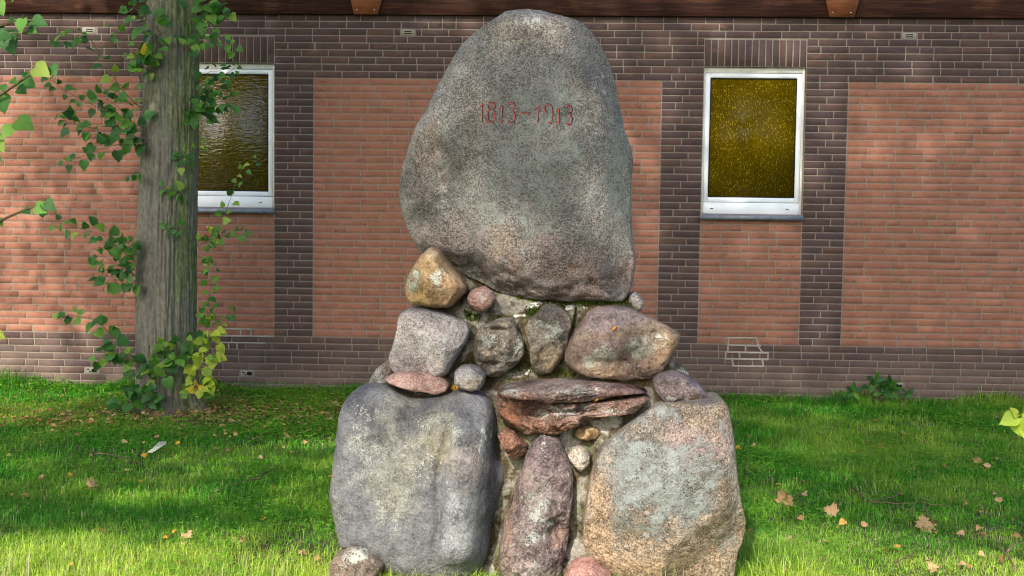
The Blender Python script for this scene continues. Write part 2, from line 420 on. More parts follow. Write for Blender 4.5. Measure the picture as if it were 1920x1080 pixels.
for (a, b) in WIN:                # soldier course over each window
    n = 15; s_ = (b-a)/n
    for i in range(n): bricks.append(('dark_brick', a+i*s_+JT/2, a+(i+1)*s_-JT/2, zwt+.006, zso-JT/2))
# vents replace a brick where they sit
VENTS = [(765, 60, 0), (1705, 70, 0), (172, 693, 1), (463, 699, 1), (1681, 723, 2), (168, 63, 0)]
vpos = []
for (px, py, kd) in VENTS:
    p = at(px, py, WALL); k = math.floor((p.z-zpl)/CRS); z0 = zpl+k*CRS+JT/2; vpos.append((p.x, z0, kd))
nb_ = []
for b in bricks:
    pieces = [b]
    for (vx, vz, kd) in vpos:
        q = []
        for c in pieces:
            if abs(c[3]-vz) < .01 and c[4]-c[3] < .1 and c[1] < vx+.065 and c[2] > vx-.065:
                if vx-.065-JT-c[1] > .02: q.append((c[0], c[1], vx-.065-JT, c[3], c[4]))
                if c[2]-(vx+.065+JT) > .02: q.append((c[0], vx+.065+JT, c[2], c[3], c[4]))
            else: q.append(c)
        pieces = q
    nb_ += pieces
bricks = nb_
def brick_geo(wd, ht, dp, seed, e=.0025):
    r = random.Random(seed); j = lambda s=.0014: (r.random()-.5)*2*s
    V = [(-wd/2, e, -ht/2), (wd/2, e, -ht/2), (wd/2, e, ht/2), (-wd/2, e, ht/2),
         (-wd/2+e+j(), j(.001), -ht/2+e+j()), (wd/2-e+j(), j(.001), -ht/2+e+j()), (wd/2-e+j(), j(.001), ht/2-e+j()), (-wd/2+e+j(), j(.001), ht/2-e+j()),
         (-wd/2, dp, -ht/2), (wd/2, dp, -ht/2), (wd/2, dp, ht/2), (-wd/2, dp, ht/2)]
    Fs = [(4, 5, 6, 7), (0, 1, 5, 4), (1, 2, 6, 5), (2, 3, 7, 6), (3, 0, 4, 7), (8, 9, 1, 0), (9, 10, 2, 1), (10, 11, 3, 2), (11, 8, 0, 3)]
    return V, Fs
def hidden(px, py):               # roughly behind the monument or the tree trunk
    if py > 700 and 640 < px < 1370: return True
    if 560 < py <= 720 and 745 < px < 1270: return True
    if py <= 570 and 770 < px < 1190 and ((px-970)/215)**2+((py-330)/330)**2 < 1: return True
    return 262 < px < 372
cache = {}
for kind in ('dark_brick', 'orange_brick'):
    L = [b for b in bricks if b[0] == kind]
    C_ = np.array([((b[1]+b[2])/2, WALL, (b[3]+b[4])/2) for b in L]); px, py = topx(C_)
    dist = np.linalg.norm(C_-np.array(CAM), axis=1)
    size = np.array([(b[2]-b[1])*(b[4]-b[3]) for b in L])/dist**2
    vis = (px > 25) & (px < 1895) & (py > 40) & (py < 735) & np.array([not hidden(a, b) for a, b in zip(px, py)])
    order = np.argsort(np.where(vis, -size, 0)); single = set(order[:300].tolist())
    rest = MB()
    for i, b in enumerate(L):
        wd, ht = b[2]-b[1], b[4]-b[3]; pr = rng.normal(0, .0009) if kind == 'dark_brick' else .0026+rng.normal(0, .0005)
        if i in single:
            vr = int(rng.integers(4)); key = (kind, round(wd, 3), round(ht, 3), vr)
            if key not in cache:
                g = MB(); g.add(*brick_geo(wd-.0005, ht, .02, hash(key[1:]) % 9999, .0025 if kind == 'dark_brick' else .0014)); cache[key] = g.mesh(kind, M[kind])
            o = link(kind, cache[key], wall); o.location = ((b[1]+b[2])/2, WALL-.002+pr, (b[3]+b[4])/2)
        else:
            V, Fs = brick_geo(wd, ht, .02, i, .0025 if kind == 'dark_brick' else .0014)
            rest.add(np.array(V)+np.array([(b[1]+b[2])/2, WALL-.002+pr, (b[3]+b[4])/2]), Fs)
    o = bobj(rest, kind+'s', M[kind], wall); o['kind'] = 'stuff'
# air vents
for (vx, vz, kd) in vpos:
    ht = CRS-JT; mb = MB(); y = WALL-.001
    a0, a1 = vx-.058, vx+.058
    v_ = bobj((mb.box((a0, y, vz), (a1, y+.02, vz+ht), .003), mb)[1], 'air_vent', M['vent'])
    if kd == 0:
        for q in (.33, .67):
            s_ = MB(); s_.box((vx-.033, y-.0015, vz+ht*q-.004), (vx+.033, y+.01, vz+ht*q+.004)); bobj(s_, 'slot', M['hole'], v_)
    else:
        v_['label'] = 'broken air vent low in the plinth'
        outl = [(.0, -.016), (.03, -.02), (.048, -.012), (.05, .014), (.012, .018), (.0, .01)]
        for pts in (outl, [(-.048, .006), (-.024, .004), (-.022, .014), (-.046, .016)], [(-.03, -.016), (-.008, -.018), (-.010, -.006), (-.022, -.008)]) if kd == 1 else \
                   ([(-.05, -.014), (-.022, -.018), (-.012, -.004), (.004, -.016), (.05, -.02), (.046, .016), (.02, .01), (-.002, .02), (-.02, .006)], [(-.05, .008), (-.03, .006), (-.032, .018), (-.05, .018)]):
            n = len(pts); s_ = MB()
            s_.add([(vx+p[0], y-.0015, vz+ht/2+p[1]) for p in pts]+[(vx+p[0], y+.01, vz+ht/2+p[1]) for p in pts],
                   [tuple(range(n)), tuple(reversed(range(n, 2*n)))]+[(i, n+i, n+(i+1) % n, (i+1) % n) for i in range(n)])
            bobj(s_, 'hole', M['hole'], v_)
# repaired joints in pale mortar
def patch(segs, wd):
    mb = MB()
    for q, ((ax, ay), (bx, by)) in enumerate(segs):
        A, B = at(ax, ay, WALL), at(bx, by, WALL); d = (B-A).normalized(); n = Vector((d.z, 0, -d.x))
        A = A-d*wd*.4; B = B+d*wd*.4; y0 = WALL-.0045-.0004*(q % 7); nseg = max(2, int((B-A).length/.03)); V = []
        for i in range(nseg+1):
            p = A.lerp(B, i/nseg); h = wd*.5*(.8+.5*random.random())
            for s_ in (-1, 1):
                V += [(p.x+n.x*h*s_, y0, p.z+n.z*h*s_), (p.x+n.x*h*s_*1.15, y0+.012, p.z+n.z*h*s_*1.15)]
        Fs = []
        for i in range(nseg):
            a = i*4; b = a+4
            Fs += [(a, a+2, b+2, b), (a, b, b+1, a+1), (a+2, a+3, b+3, b+2)]
        mb.add(V, Fs)
    return bobj(mb, 'repaired_joint', M['fresh'], wall)
z8 = lambda x, y: (1220+x/2.7, 400+y/2.7)
patch([(z8(*a), z8(*b)) for a, b in [((388, 632), (535, 632)), ((395, 635), (390, 700)), ((535, 635), (545, 665)), ((540, 668), (562, 700)), ((395, 668), (555, 672)), ((480, 670), (480, 700)),
      ((380, 703), (595, 708)), ((595, 708), (592, 740)), ((382, 700), (378, 738)), ((378, 738), (590, 740)), ((450, 706), (450, 735)), ((412, 742), (418, 772)), ((565, 742), (570, 772)), ((415, 773), (570, 776))]], .014)
z6 = lambda x, y: (400+x/5.4, 560+y/5.4)
patch([(z6(*a), z6(*b)) for a, b in [((80, 308), (385, 312)), ((385, 312), (385, 372)), ((280, 315), (280, 372)), ((20, 378), (610, 384)), ((60, 444), (520, 452)), ((155, 448), (158, 505)), ((240, 450), (245, 508))]], .013)

# windows
for wi, (a, b) in enumerate(WIN):
    y = WALL+.035; top, bot = zwt-.001, zwb+.001; a += .001; b -= .001
    mb = MB(); cw = .022
    mb.box((a, y, bot), (a+cw, y+.08, top), .004); mb.box((b-cw, y, bot), (b, y+.08, top), .004)
    mb.box((a+cw, y+.004, top-.05), (b-cw, y+.08, top), .004)
    win = bobj(mb, 'window', M['beige'])
    win['label'] = 'amber glass window with white frame, partly behind the tree trunk' if wi == 0 else 'amber glass window with white frame on the right of the memorial'
    a2, b2 = a+cw+.001, b-cw-.001; t2 = top-.05-.001; lb = bot+.105; y2 = y+.008; fwid = .042
    f_ = MB()
    f_.box((a2, y2, lb+.004), (a2+fwid, y2+.06, t2), .006); f_.box((b2-fwid, y2, lb+.004), (b2, y2+.06, t2), .006)
    f_.box((a2+fwid, y2+.001, t2-fwid), (b2-fwid, y2+.06, t2), .006); f_.box((a2+fwid, y2+.001, lb+.004), (b2-fwid, y2+.06, lb+.004+fwid), .006)
    bobj(f_, 'frame', M['white'], win)
    s_ = MB(); i0, i1, k0, k1 = a2+fwid, b2-fwid, lb+.004+fwid, t2-fwid; q = .008; ys = y2+.012
    s_.box((i0+.0005, ys, k0), (i0+q, ys+.02, k1)); s_.box((i1-q, ys, k0), (i1-.0005, ys+.02, k1)); s_.box((i0+q, ys+.001, k1-q), (i1-q, ys+.02, k1-.0005)); s_.box((i0+q, ys+.001, k0+.0005), (i1-q, ys+.02, k0+q))
    bobj(s_, 'seal', M['seal'], win)
    p_ = MB(); p_.box((i0+q-.002, ys+.008, k0+q-.002), (i1-q+.002, ys+.014, k1-q+.002)); bobj(p_, 'pane', M['glass'] if wi == 0 else M['glass2'], win)
    l_ = MB(); l_.box((a2, y-.002, bot), (b2, y+.07, lb), .006); bobj(l_, 'lower_rail', M['white'], win)
    for fx in (.09, .88):
        h_ = MB(); xx = a2+(b2-a2)*fx; h_.box((xx-.014, y-.0035, bot+.045), (xx+.014, y+.01, bot+.052)); bobj(h_, 'drain_slot', M['seal'], win)
    z_ = MB(); z_.add([(a-.008, WALL-.045, zwb-.052), (b+.004, WALL-.045, zwb-.052), (b+.004, WALL-.045, zwb-.012), (a-.008, WALL-.045, zwb-.012),
                       (a-.008, YM+.001, zwb-.052), (b+.004, YM+.001, zwb-.052), (b+.004, y+.004, zwb-.001), (a-.008, y+.004, zwb-.001)],
                      [(0, 1, 2, 3), (3, 2, 6, 7), (4, 5, 1, 0), (0, 3, 7, 4), (1, 5, 6, 2)])
    bobj(z_, 'sill', M['zinc'], win)
# eaves: boards, cover plates, roof
yf = WALL-.045
p1, p2 = wx(689, 15), wx(1576, 18)
bx_ = [-XE-.3, p1, p2, XE+.3]
for i in range(3):
    for j, (h0, h1) in enumerate(((0, .178), (.184, .40))):
        mb = MB(); mb.box((bx_[i]+.003, yf-.004*j, zfa+h0), (bx_[i+1]-.003, yf+.03, zfa+h1), .004); bobj(mb, 'fascia_board', M['board'])
for pc in (p1, p2):
    V = []; 
    prof = [(-.112, -.002), (.108, -.002), (.148, .155), (.15, .22), (.12, .40), (-.12, .40), (-.15, .22), (-.15, .155)]
    V = [(pc+x, yf-.026, zfa+z) for x, z in prof]+[(pc+x, yf-.0045, zfa+z) for x, z in prof]; n = len(prof)
    mb = MB(); mb.add(V, [tuple(range(n)), tuple(reversed(range(n, 2*n)))]+[(i, n+i, n+(i+1) % n, (i+1) % n) for i in range(n)])
    pl_ = bobj(mb, 'cover_plate', M['plate'])
    for sx in (-.085, .075):
        s_ = MB(); s_.tube([(pc+sx, yf-.030, zfa+.035), (pc+sx, yf-.024, zfa+.035)], .007, .007, 8); bobj(s_, 'screw', M['screw'], pl_)
mb = MB(); mb.box((-XE-.3, yf-.05, zfa+.42), (XE+.3, WALL+6.3, zfa+.52)); mb.box((-XE-.3, yf+.031, zfa+.405), (XE+.3, WALL+.004, zfa+.4195)); bobj(mb, 'roof', M['roof'])
mb = MB(); mb.box((-XE-.3, yf+.001, zfa+.006), (XE+.3, WALL-.006, zfa+.03)); bobj(mb, 'soffit', M['board'])
# ------------------------------------------------------------------ memorial
_ico = {}
def ico(l):
    if l not in _ico:
        b = bmesh.new(); bmesh.ops.create_icosphere(b, subdivisions=l, radius=1)
        b.verts.ensure_lookup_table()
        _ico[l] = (np.array([v.co for v in b.verts]), np.array([[v.index for v in f.verts] for f in b.faces])); b.free()
    return _ico[l]
DM = -.40                         # how far the memorial stands before its traced plane
mem = empty('stone_memorial', (at(1005, 900, 5.3).x, 5.3, 0), 'boulder memorial of rough fieldstones set in mortar with a red carved date', 'monument')
MO = Vector(mem.location)
def outline(poly, yc):
    P = np.array([(at(x, y, yc).x, at(x, y, yc).z) for x, y in poly])
    x, z = P[:, 0], P[:, 1]; x1, z1 = np.roll(x, -1), np.roll(z, -1); cr_ = x*z1-x1*z; A = cr_.sum()/2
    c = np.array([((x+x1)*cr_).sum(), ((z+z1)*cr_).sum()])/(6*A)
    th = np.linspace(-math.pi, math.pi, 721); Rr = np.zeros(721)
    for k, a in enumerate(th):
        d = np.array([math.cos(a), math.sin(a)]); best = 0
        A_ = P-c; B_ = np.roll(P, -1, 0)-c; E_ = B_-A_
        den = d[0]*E_[:, 1]-d[1]*E_[:, 0]; den = np.where(abs(den) < 1e-12, 1e-12, den)
        tt = (A_[:, 0]*E_[:, 1]-A_[:, 1]*E_[:, 0])/den; uu = (A_[:, 0]*d[1]-A_[:, 1]*d[0])/den
        ok = (uu >= -1e-6) & (uu <= 1+1e-6) & (tt > 0); Rr[k] = tt[ok].max() if ok.any() else .05
    ker = np.exp(-np.linspace(-2, 2, 9)**2); ker /= ker.sum()
    Rr = np.convolve(np.concatenate([Rr[-5:-1], Rr, Rr[1:5]]), ker, 'valid')
    return c, th, Rr
def lerp(a, b, t): return a+(b-a)*t
def smooth(a, b, x): t = np.clip((x-a)/(b-a), 0, 1); return t*t*(3-2*t)
def stone(name, poly, yc, bf, bb, mat, lvl=5, e=.55, amp=.02, freq=6, rough=.004, facets=0, fcut=.86, feats=(), zones=(), lich=(), base_l=.36, base_w=.2, label=None, seed=0, tilt=0.0, post=None):
    r = np.random.default_rng(seed+100); U, T = ico(lvl); yc += DM
    c, th, Rr = outline(poly, yc)
    rho = np.sqrt(U[:, 0]**2+U[:, 2]**2); ang = np.arctan2(U[:, 2], U[:, 0])
    Ro = np.interp(ang, th, Rr); ph = (np.pi/2)*(np.arctan2(rho, np.abs(U[:, 1]))/(np.pi/2))**(.9/e); rp = np.sin(ph)**e; dp = np.clip(np.cos(ph), 0, 1)**e
    rp = np.where(rho < 1e-9, 0, rp)
    P = np.stack([c[0]+rp*Ro*np.cos(ang), yc+np.where(U[:, 1] < 0, -bf, bb)*dp, c[1]+rp*Ro*np.sin(ang)], 1)
    P[:, 1] += tilt*(P[:, 2]-c[1])
    cc = np.array([c[0], yc, c[1]])
    Q = P-cc; size = np.mean(Rr)
    Q0 = Q[:, 1].copy()
    for k in range(facets):
        n = np.array([r.normal(0, .55), -1.0, r.normal(0, .55)]); n /= np.linalg.norm(n)
        h = Q @ n; d = np.quantile(h, fcut+.1*r.random()); ex = np.maximum(0, h-d)*.92
        Q[:, 1] = np.where(Q0 < 0, np.minimum(Q[:, 1]+ex/abs(n[1]), .50*Q0), Q[:, 1])
    D = Q*np.array([1, 1.6, 1]); D /= np.linalg.norm(D, axis=1)[:, None]+1e-9
    W = Q+cc
    h = amp*fbm(W*freq+seed*9.7, 4, .5) - amp*.6*np.abs(fbm(W*freq*1.9+seed*5.1+40, 4))
    h = h+rough*1.6*fbm(W*45+seed, 3, .6)+rough*1.5*fbm(W*17+seed*2, 3, .55)
    edge = 1-.55*smooth(.8, 1, rp)
    Q = Q+D*(h*edge)[:, None]
    W = Q+cc
    front = smooth(.1, -.3, U[:, 1])
    for (px, py, rx, ry, am) in feats:     # bumps and hollows, sizes in photo pixels
        p = at(px, py, yc); s_ = yc/F
        g = np.exp(-(((W[:, 0]-p.x)/(rx*s_))**2+((W[:, 2]-p.z)/(ry*s_))**2))
        W[:, 1] -= am*g*front
    if post is not None: W = post(W, U)
    me = npmesh(name, W, [T], mat)
    tint = np.zeros((len(W), 4)); wob = fbm(W*14+3, 4)*.9
    for (px, py, rx, ry, col, st) in zones:
        p = at(px, py, yc); s_ = yc/F
        q = np.sqrt(((W[:, 0]-p.x)/(rx*s_))**2+((W[:, 2]-p.z)/(ry*s_))**2)
        a = st*smooth(1.25, .45, q+wob*.8)
        tint[:, :3] = np.where(tint[:, 3:4] < 1e-4, np.array(col), lerp(tint[:, :3], np.array(col), a[:, None])); tint[:, 3] = np.maximum(tint[:, 3], a)
    vcol(me, 'tint', tint)
    li = np.zeros((len(W), 4)); li[:, 0] = base_l; li[:, 1] = base_w
    for (px, py, rx, ry, am, ch) in lich:
        p = at(px, py, yc); s_ = yc/F
        q = np.sqrt(((W[:, 0]-p.x)/(rx*s_))**2+((W[:, 2]-p.z)/(ry*s_))**2)
        li[:, ch] = np.maximum(li[:, ch], (am+(.05 if ch == 0 else .015))*smooth(1.25, .3, q+wob*.5))
    vcol(me, 'lich', li)
    o = link(name, me, mem); o.location = -MO
    if label: o['label'] = label
    return o

Z3 = lambda L: [(700+x/2.571, y/2.571) for x, y in L]
Z4 = lambda L: [(700+x/2.7, 400+y/2.7) for x, y in L]
Z5 = lambda L: [(600+x/2.842, 700+y/2.842) for x, y in L]
Z6 = lambda L: [(900+x/2.842, 700+y/2.842) for x, y in L]
top_poly = [(985, 22), (949, 25), (921.7, 44.7), (894, 66), (867, 89.5), (844, 124.5), (820.6, 171), (803, 210), (783.6, 237), (768, 276), (756.4, 311), (751.7, 358), (756.4, 400),
            (765, 422), (776, 448), (791, 474), (815, 492), (840, 500), (874, 513), (907, 528), (937, 543), (967, 552), (1015, 560), (1067, 564), (1107, 562), (1144, 564), (1167, 564), (1178, 548), (1187, 522),
            (1191, 489), (1185, 455), (1182, 389), (1184, 334), (1187, 307), (1182, 272), (1172.6, 249), (1163, 210), (1151, 155.6), (1141, 120.6), (1128, 93), (1112, 70), (1089, 46.7), (1050, 35), (1019, 27)]
gm = stone_mat('grey_granite', (.095, .087, .080), (.180, .173, .160), (.32, .315, .285), .7, (.265, .295, .26), 1.0, 1.6, 1.0)
def top_post(W, U):                  # the fractured lower-left corner steps back behind the dressed face
    px, py = topx(W); fr = smooth(.1, -.3, U[:, 1])
    xr = np.interp(py, [60, 120, 250, 290, 330, 400, 480, 520], [840, 835, 832, 862, 874, 880, 906, 930])+8*fbm(W*20, 3)
    a = smooth(-4, 30, xr-px)*smooth(215, 300, py)*fr
    W[:, 1] += a*(.075+.05*fbm(W*11+3, 4)); 
    b = smooth(0, 60, px-1120)*fr*smooth(60, 200, py); W[:, 1] += b*.05
    c = smooth(440, 560, py)*fr; W[:, 1] += c*.03*np.abs(fbm(W*22+9, 4))*3-c*.02
    return W
def slate_post(W, U):                # a rounded rib down the right side, then a face falling back
    px, py = topx(W); fr = smooth(.2, -.2, U[:, 1]); wv = 4*fbm(W*9, 3)
    xl = np.interp(py, [760, 820, 860, 1000, 1060], [850, 838, 828, 822, 815])+wv; xr = np.interp(py, [760, 850, 900, 1000, 1060], [905, 906, 902, 905, 905])+wv
    t_ = np.clip((px-xl)/(xr-xl), 0, 1); rib = np.sqrt(np.clip(np.sin(np.pi*t_), 0, 1))*smooth(835, 870, py)*smooth(1078, 1030, py)
    W[:, 1] -= fr*.068*rib; W[:, 1] += fr*.022*np.exp(-((px-xl+2)/6)**2)*smooth(800, 840, py)*smooth(1060, 1000, py)
    fold = np.exp(-((py-(858+.35*(px-870)))/7)**2)*smooth(845, 860, px)*smooth(905, 890, px); W[:, 1] += fr*.02*fold
    blob = np.exp(-((px-868)/24)**2-((py-815)/32)**2); W[:, 1] -= fr*.045*blob
    W[:, 1] += fr*.03*np.exp(-((px-838)/9)**2-((py-825)/45)**2)
    W[:, 1] += fr*.13*smooth(0, 34, px-xr)
    notch = np.exp(-((px-772)/16)**2-((py-748)/26)**2); W[:, 1] += fr*.05*notch
    W[:, 1] += fr*.008*np.abs(fbm(np.stack([W[:, 0]*30, W[:, 1]*5, W[:, 2]*9], 1), 3))
    return W
BOULDER = stone('inscribed_boulder', top_poly, 5.80, .27, .30, gm, 6, .50, .022, 3.2, .0045, 3, .88,
    feats=[(930, 160, 90, 130, -.03), (885, 380, 26, 90, -.045), (815, 320, 45, 70, .035), (850, 460, 60, 38, .06), (905, 470, 18, 40, -.03), (1000, 300, 120, 160, .02), (1150, 350, 35, 160, -.03),
           (1060, 480, 120, 50, .02), (985, 60, 70, 22, .03), (800, 420, 40, 30, -.03), (910, 90, 25, 40, -.02)],
    zones=[(1060, 505, 190, 85, (.185, .140, .125), .9), (850, 450, 70, 60, (.26, .21, .175), .8), (815, 310, 55, 90, (.16, .13, .108), .75), (1020, 60, 140, 50, (.20, .16, .13), .6), (920, 70, 40, 60, (.10, .10, .075), .6),
           (1120, 150, 50, 100, (.17, .145, .12), .5), (890, 250, 40, 110, (.22, .175, .13), .35), (960, 450, 40, 40, (.22, .16, .10), .6)],
    lich=[(1000, 300, 210, 280, .46, 0), (840, 330, 50, 110, .43, 0), (1160, 330, 40, 200, .48, 0), (1000, 45, 60, 35, .52, 1), (1050, 70, 70, 40, .45, 1), (1130, 180, 50, 100, .41, 1), (830, 200, 30, 80, .40, 1), (840, 380, 50, 60, .42, 1)],
    base_l=.40, base_w=.30, post=top_post, label='tall grey granite boulder carved with a red date', seed=1)

gr2 = stone_mat('slate_boulder', (.080, .080, .088), (.135, .135, .145), (.20, .20, .21), 1.2, (.31, .32, .285), .8, .2)
ochre = stone_mat('ochre_stone', (.12, .075, .035), (.25, .165, .085), (.38, .27, .16), 1.6, (.34, .38, .31), .45, .3)
pinkg = stone_mat('pink_grey_granite', (.13, .11, .105), (.27, .245, .235), (.42, .38, .36), .9, (.36, .37, .33), .7, .8)
pink = stone_mat('pink_granite', (.16, .085, .07), (.34, .20, .165), (.46, .33, .28), .9, (.40, .38, .33), .7, .7)
knob = stone_mat('greenish_brown_stone', (.065, .055, .045), (.145, .125, .10), (.25, .22, .17), 1.3, (.36, .37, .31), .9, .4)
brown = stone_mat('brown_violet_stone', (.075, .055, .048), (.17, .12, .095), (.27, .20, .15), 1.4, (.36, .37, .31), .8, .4)
redb = stone_mat('red_brown_slab', (.055, .030, .022), (.15, .085, .065), (.30, .19, .155), 1.3, (.36, .37, .33), 1.3, .5)
purp = stone_mat('purple_stone', (.060, .045, .047), (.155, .115, .112), (.30, .24, .225), 1.3, (.35, .36, .33), 1.3, .5)
tan = stone_mat('tan_granite', (.11, .080, .052), (.25, .185, .125), (.42, .345, .255), 1.0, (.25, .275, .26), 1.1, .9)
rubble = stone_mat('mottled_white_stone', (.08, .062, .05), (.16, .125, .10), (.27, .22, .18), 1.2, (.44, .44, .40), 1.1, .6)

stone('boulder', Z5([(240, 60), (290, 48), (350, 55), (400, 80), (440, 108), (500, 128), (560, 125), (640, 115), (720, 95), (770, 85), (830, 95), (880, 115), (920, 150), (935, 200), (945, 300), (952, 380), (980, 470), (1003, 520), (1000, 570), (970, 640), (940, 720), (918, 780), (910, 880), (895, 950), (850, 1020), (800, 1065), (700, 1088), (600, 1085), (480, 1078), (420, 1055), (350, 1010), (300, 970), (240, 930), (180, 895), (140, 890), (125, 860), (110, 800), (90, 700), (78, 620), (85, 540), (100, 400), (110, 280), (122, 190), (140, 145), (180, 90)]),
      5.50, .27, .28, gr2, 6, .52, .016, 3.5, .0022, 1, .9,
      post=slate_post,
      zones=[(885, 850, 30, 40, (.20, .165, .14), .6), (868, 960, 30, 110, (.20, .205, .215), .8), (823, 860, 6, 50, (.06, .058, .06), .5), (925, 900, 14, 140, (.065, .062, .072), .8), (830, 800, 60, 80, (.15, .135, .085), .6), (680, 740, 40, 25, (.10, .10, .11), .8), (640, 950, 14, 90, (.17, .15, .13), .5), (760, 820, 60, 130, (.23, .22, .17), .6), (820, 1060, 90, 30, (.16, .14, .12), .5)],  # narrow dark zone down the rib's left edge is crease shade put into colour
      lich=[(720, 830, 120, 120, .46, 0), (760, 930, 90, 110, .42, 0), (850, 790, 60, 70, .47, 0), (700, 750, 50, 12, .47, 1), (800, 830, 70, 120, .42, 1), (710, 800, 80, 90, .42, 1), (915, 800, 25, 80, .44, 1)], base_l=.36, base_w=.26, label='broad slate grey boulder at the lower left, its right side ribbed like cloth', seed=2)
stone('boulder', Z6([(1275, 122), (1300, 150), (1315, 220), (1330, 310), (1340, 400), (1355, 520), (1368, 650), (1390, 750), (1395, 820), (1385, 880), (1362, 930), (1352, 1000), (1343, 1080), (1338, 1140), (800, 1140), (740, 1080), (690, 1025), (600, 980), (570, 940), (550, 880), (545, 780), (560, 680), (580, 590), (595, 520), (610, 450), (640, 380), (700, 330), (760, 280), (830, 230), (900, 180), (960, 150), (1010, 140), (1080, 130), (1150, 130), (1215, 128)]),
      5.47, .26, .28, tan, 6, .34, .013, 3.5, .004, 3, .84,
      feats=[(1340, 770, 40, 20, -.03), (1375, 900, 22, 130, -.04), (1250, 850, 120, 120, .02), (1200, 1020, 100, 40, .015)],
      zones=[(1225, 850, 190, 165, (.155, .150, .140), .92), (1300, 800, 75, 55, (.235, .155, .14), .55), (1200, 1030, 170, 70, (.32, .22, .14), .65), (1120, 960, 34, 110, (.30, .195, .11), .7), (1370, 900, 30, 90, (.38, .33, .26), .6)],
      lich=[(1210, 880, 130, 140, .56, 0), (1290, 880, 90, 130, .53, 0), (1250, 765, 35, 30, .56, 0), (1340, 780, 25, 40, .50, 0), (1160, 960, 40, 60, .46, 0), (1350, 1000, 40, 60, .47, 0), (1150, 1000, 40, 16, .50, 1), (1205, 975, 8, 8, .6, 1), (1150, 818, 8, 10, .55, 1), (1230, 765, 30, 20, .42, 1)],
      base_l=.38, base_w=.27, label='large angular lichen-covered boulder at the lower right, tan towards its foot', seed=3)
stone('upright_stone', Z6([(330, 320), (380, 322), (420, 345), (440, 400), (470, 460), (497, 560), (490, 650), (480, 740), (475, 850), (458, 940), (438, 1000), (432, 1070), (380, 1100), (250, 1100), (130, 1095), (103, 1010), (105, 930), (130, 820), (160, 700), (200, 560), (230, 480), (245, 420), (290, 365)]),
      5.44, .20, .25, purp, 6, .62, .030, 8, .007, 7, .80,
      feats=[(960, 950, 16, 110, -.05), (1040, 950, 30, 20, .03), (1010, 870, 30, 60, .02), (1045, 990, 20, 20, -.03)],
      zones=[(955, 940, 14, 130, (.15, .10, .075), .7), (1020, 850, 40, 40, (.12, .09, .095), .6), (1000, 1060, 70, 30, (.24, .20, .19), .6), (1050, 1000, 20, 20, (.24, .15, .11), .6)],
      lich=[(1010, 950, 50, 120, .49, 0), (1020, 830, 20, 40, .44, 1)], label='tall purple-grey stone wedged upright between the two big boulders', seed=4)
stone('ledge_slab', Z6([(90, 110), (200, 96), (300, 118), (400, 138), (600, 146), (700, 150), (780, 126), (860, 112), (905, 122), (892, 150), (845, 180), (832, 205), (760, 217), (650, 222), (560, 242), (480, 277), (420, 307), (300, 314), (240, 320), (200, 282), (150, 250), (110, 210), (92, 160)]),
      5.46, .19, .3, redb, 6, .6, .034, 9, .010, 7, .80, feats=[(1000, 775, 40, 8, -.05), (1080, 765, 100, 6, -.03), (960, 770, 25, 30, .02)],
      zones=[(960, 780, 50, 40, (.15, .065, .035), .8), (1040, 800, 80, 14, (.18, .085, .05), .8), (1150, 760, 60, 20, (.27, .18, .15), .6)],
      lich=[(1070, 765, 110, 22, .50, 0), (1020, 770, 40, 20, .48, 0), (1150, 765, 50, 15, .44, 1)], label='jagged red-brown slab above the upright stone', seed=5)
stone('ledge_slab', Z6([(92, 78), (160, 55), (300, 44), (450, 38), (600, 44), (700, 58), (760, 68), (860, 73), (893, 95), (882, 110), (800, 102), (740, 106), (650, 131), (560, 131), (420, 132), (340, 140), (290, 114), (200, 104), (110, 116)]),
      5.48, .22, .3, redb, 5, .6, .014, 9, .005, 3, .88, zones=[(1060, 722, 90, 18, (.19, .155, .145), .7), (1120, 725, 60, 14, (.15, .10, .11), .6)],
      lich=[(960, 727, 40, 14, .56, 0), (1060, 722, 120, 12, .47, 0), (1100, 725, 90, 20, .43, 1)], label='thin grey-violet sheet of stone lying over the red-brown slab', seed=6)
stone('wedge_stone', Z6([(95, 325), (130, 295), (180, 310), (210, 345), (255, 385), (250, 420), (215, 445), (190, 455), (150, 430), (120, 380)]), 5.42, .10, .15, redb, 5, .7, .014, 14, .004, 5, .84,
      zones=[(960, 830, 60, 60, (.20, .095, .06), .8)], base_w=.33, label='small rust-red wedge of stone beside the slate boulder', seed=7)
stone('pebble', Z6([(500, 330), (520, 290), (570, 278), (625, 290), (640, 320), (620, 345), (570, 355), (530, 350)]), 5.48, .06, .1, ochre, 4, .8, .008, 16, .003, 2, .88, base_l=.30, label='small ochre stone sunk in the mortar', seed=8)
stone('pebble', Z6([(465, 430), (490, 395), (530, 385), (570, 400), (592, 430), (582, 490), (540, 525), (510, 505), (475, 465)]), 5.47, .07, .1, rubble, 4, .8, .010, 14, .003, 2, .88,
      zones=[(1085, 860, 40, 50, (.33, .29, .245), .9)], label='pale rounded stone sunk in the mortar beside the big right boulder', seed=9)
stone('foot_stone', Z6([(445, 1100), (480, 1030), (540, 1000), (600, 998), (650, 1035), (700, 1070), (715, 1140), (445, 1140)]), 5.28, .12, .15, pink, 5, .7, .015, 9, .003, 2, .88,
      zones=[(1100, 1080, 60, 50, (.27, .13, .105), .8)], base_l=.3, label='smooth red stone at the very foot of the memorial', seed=10)
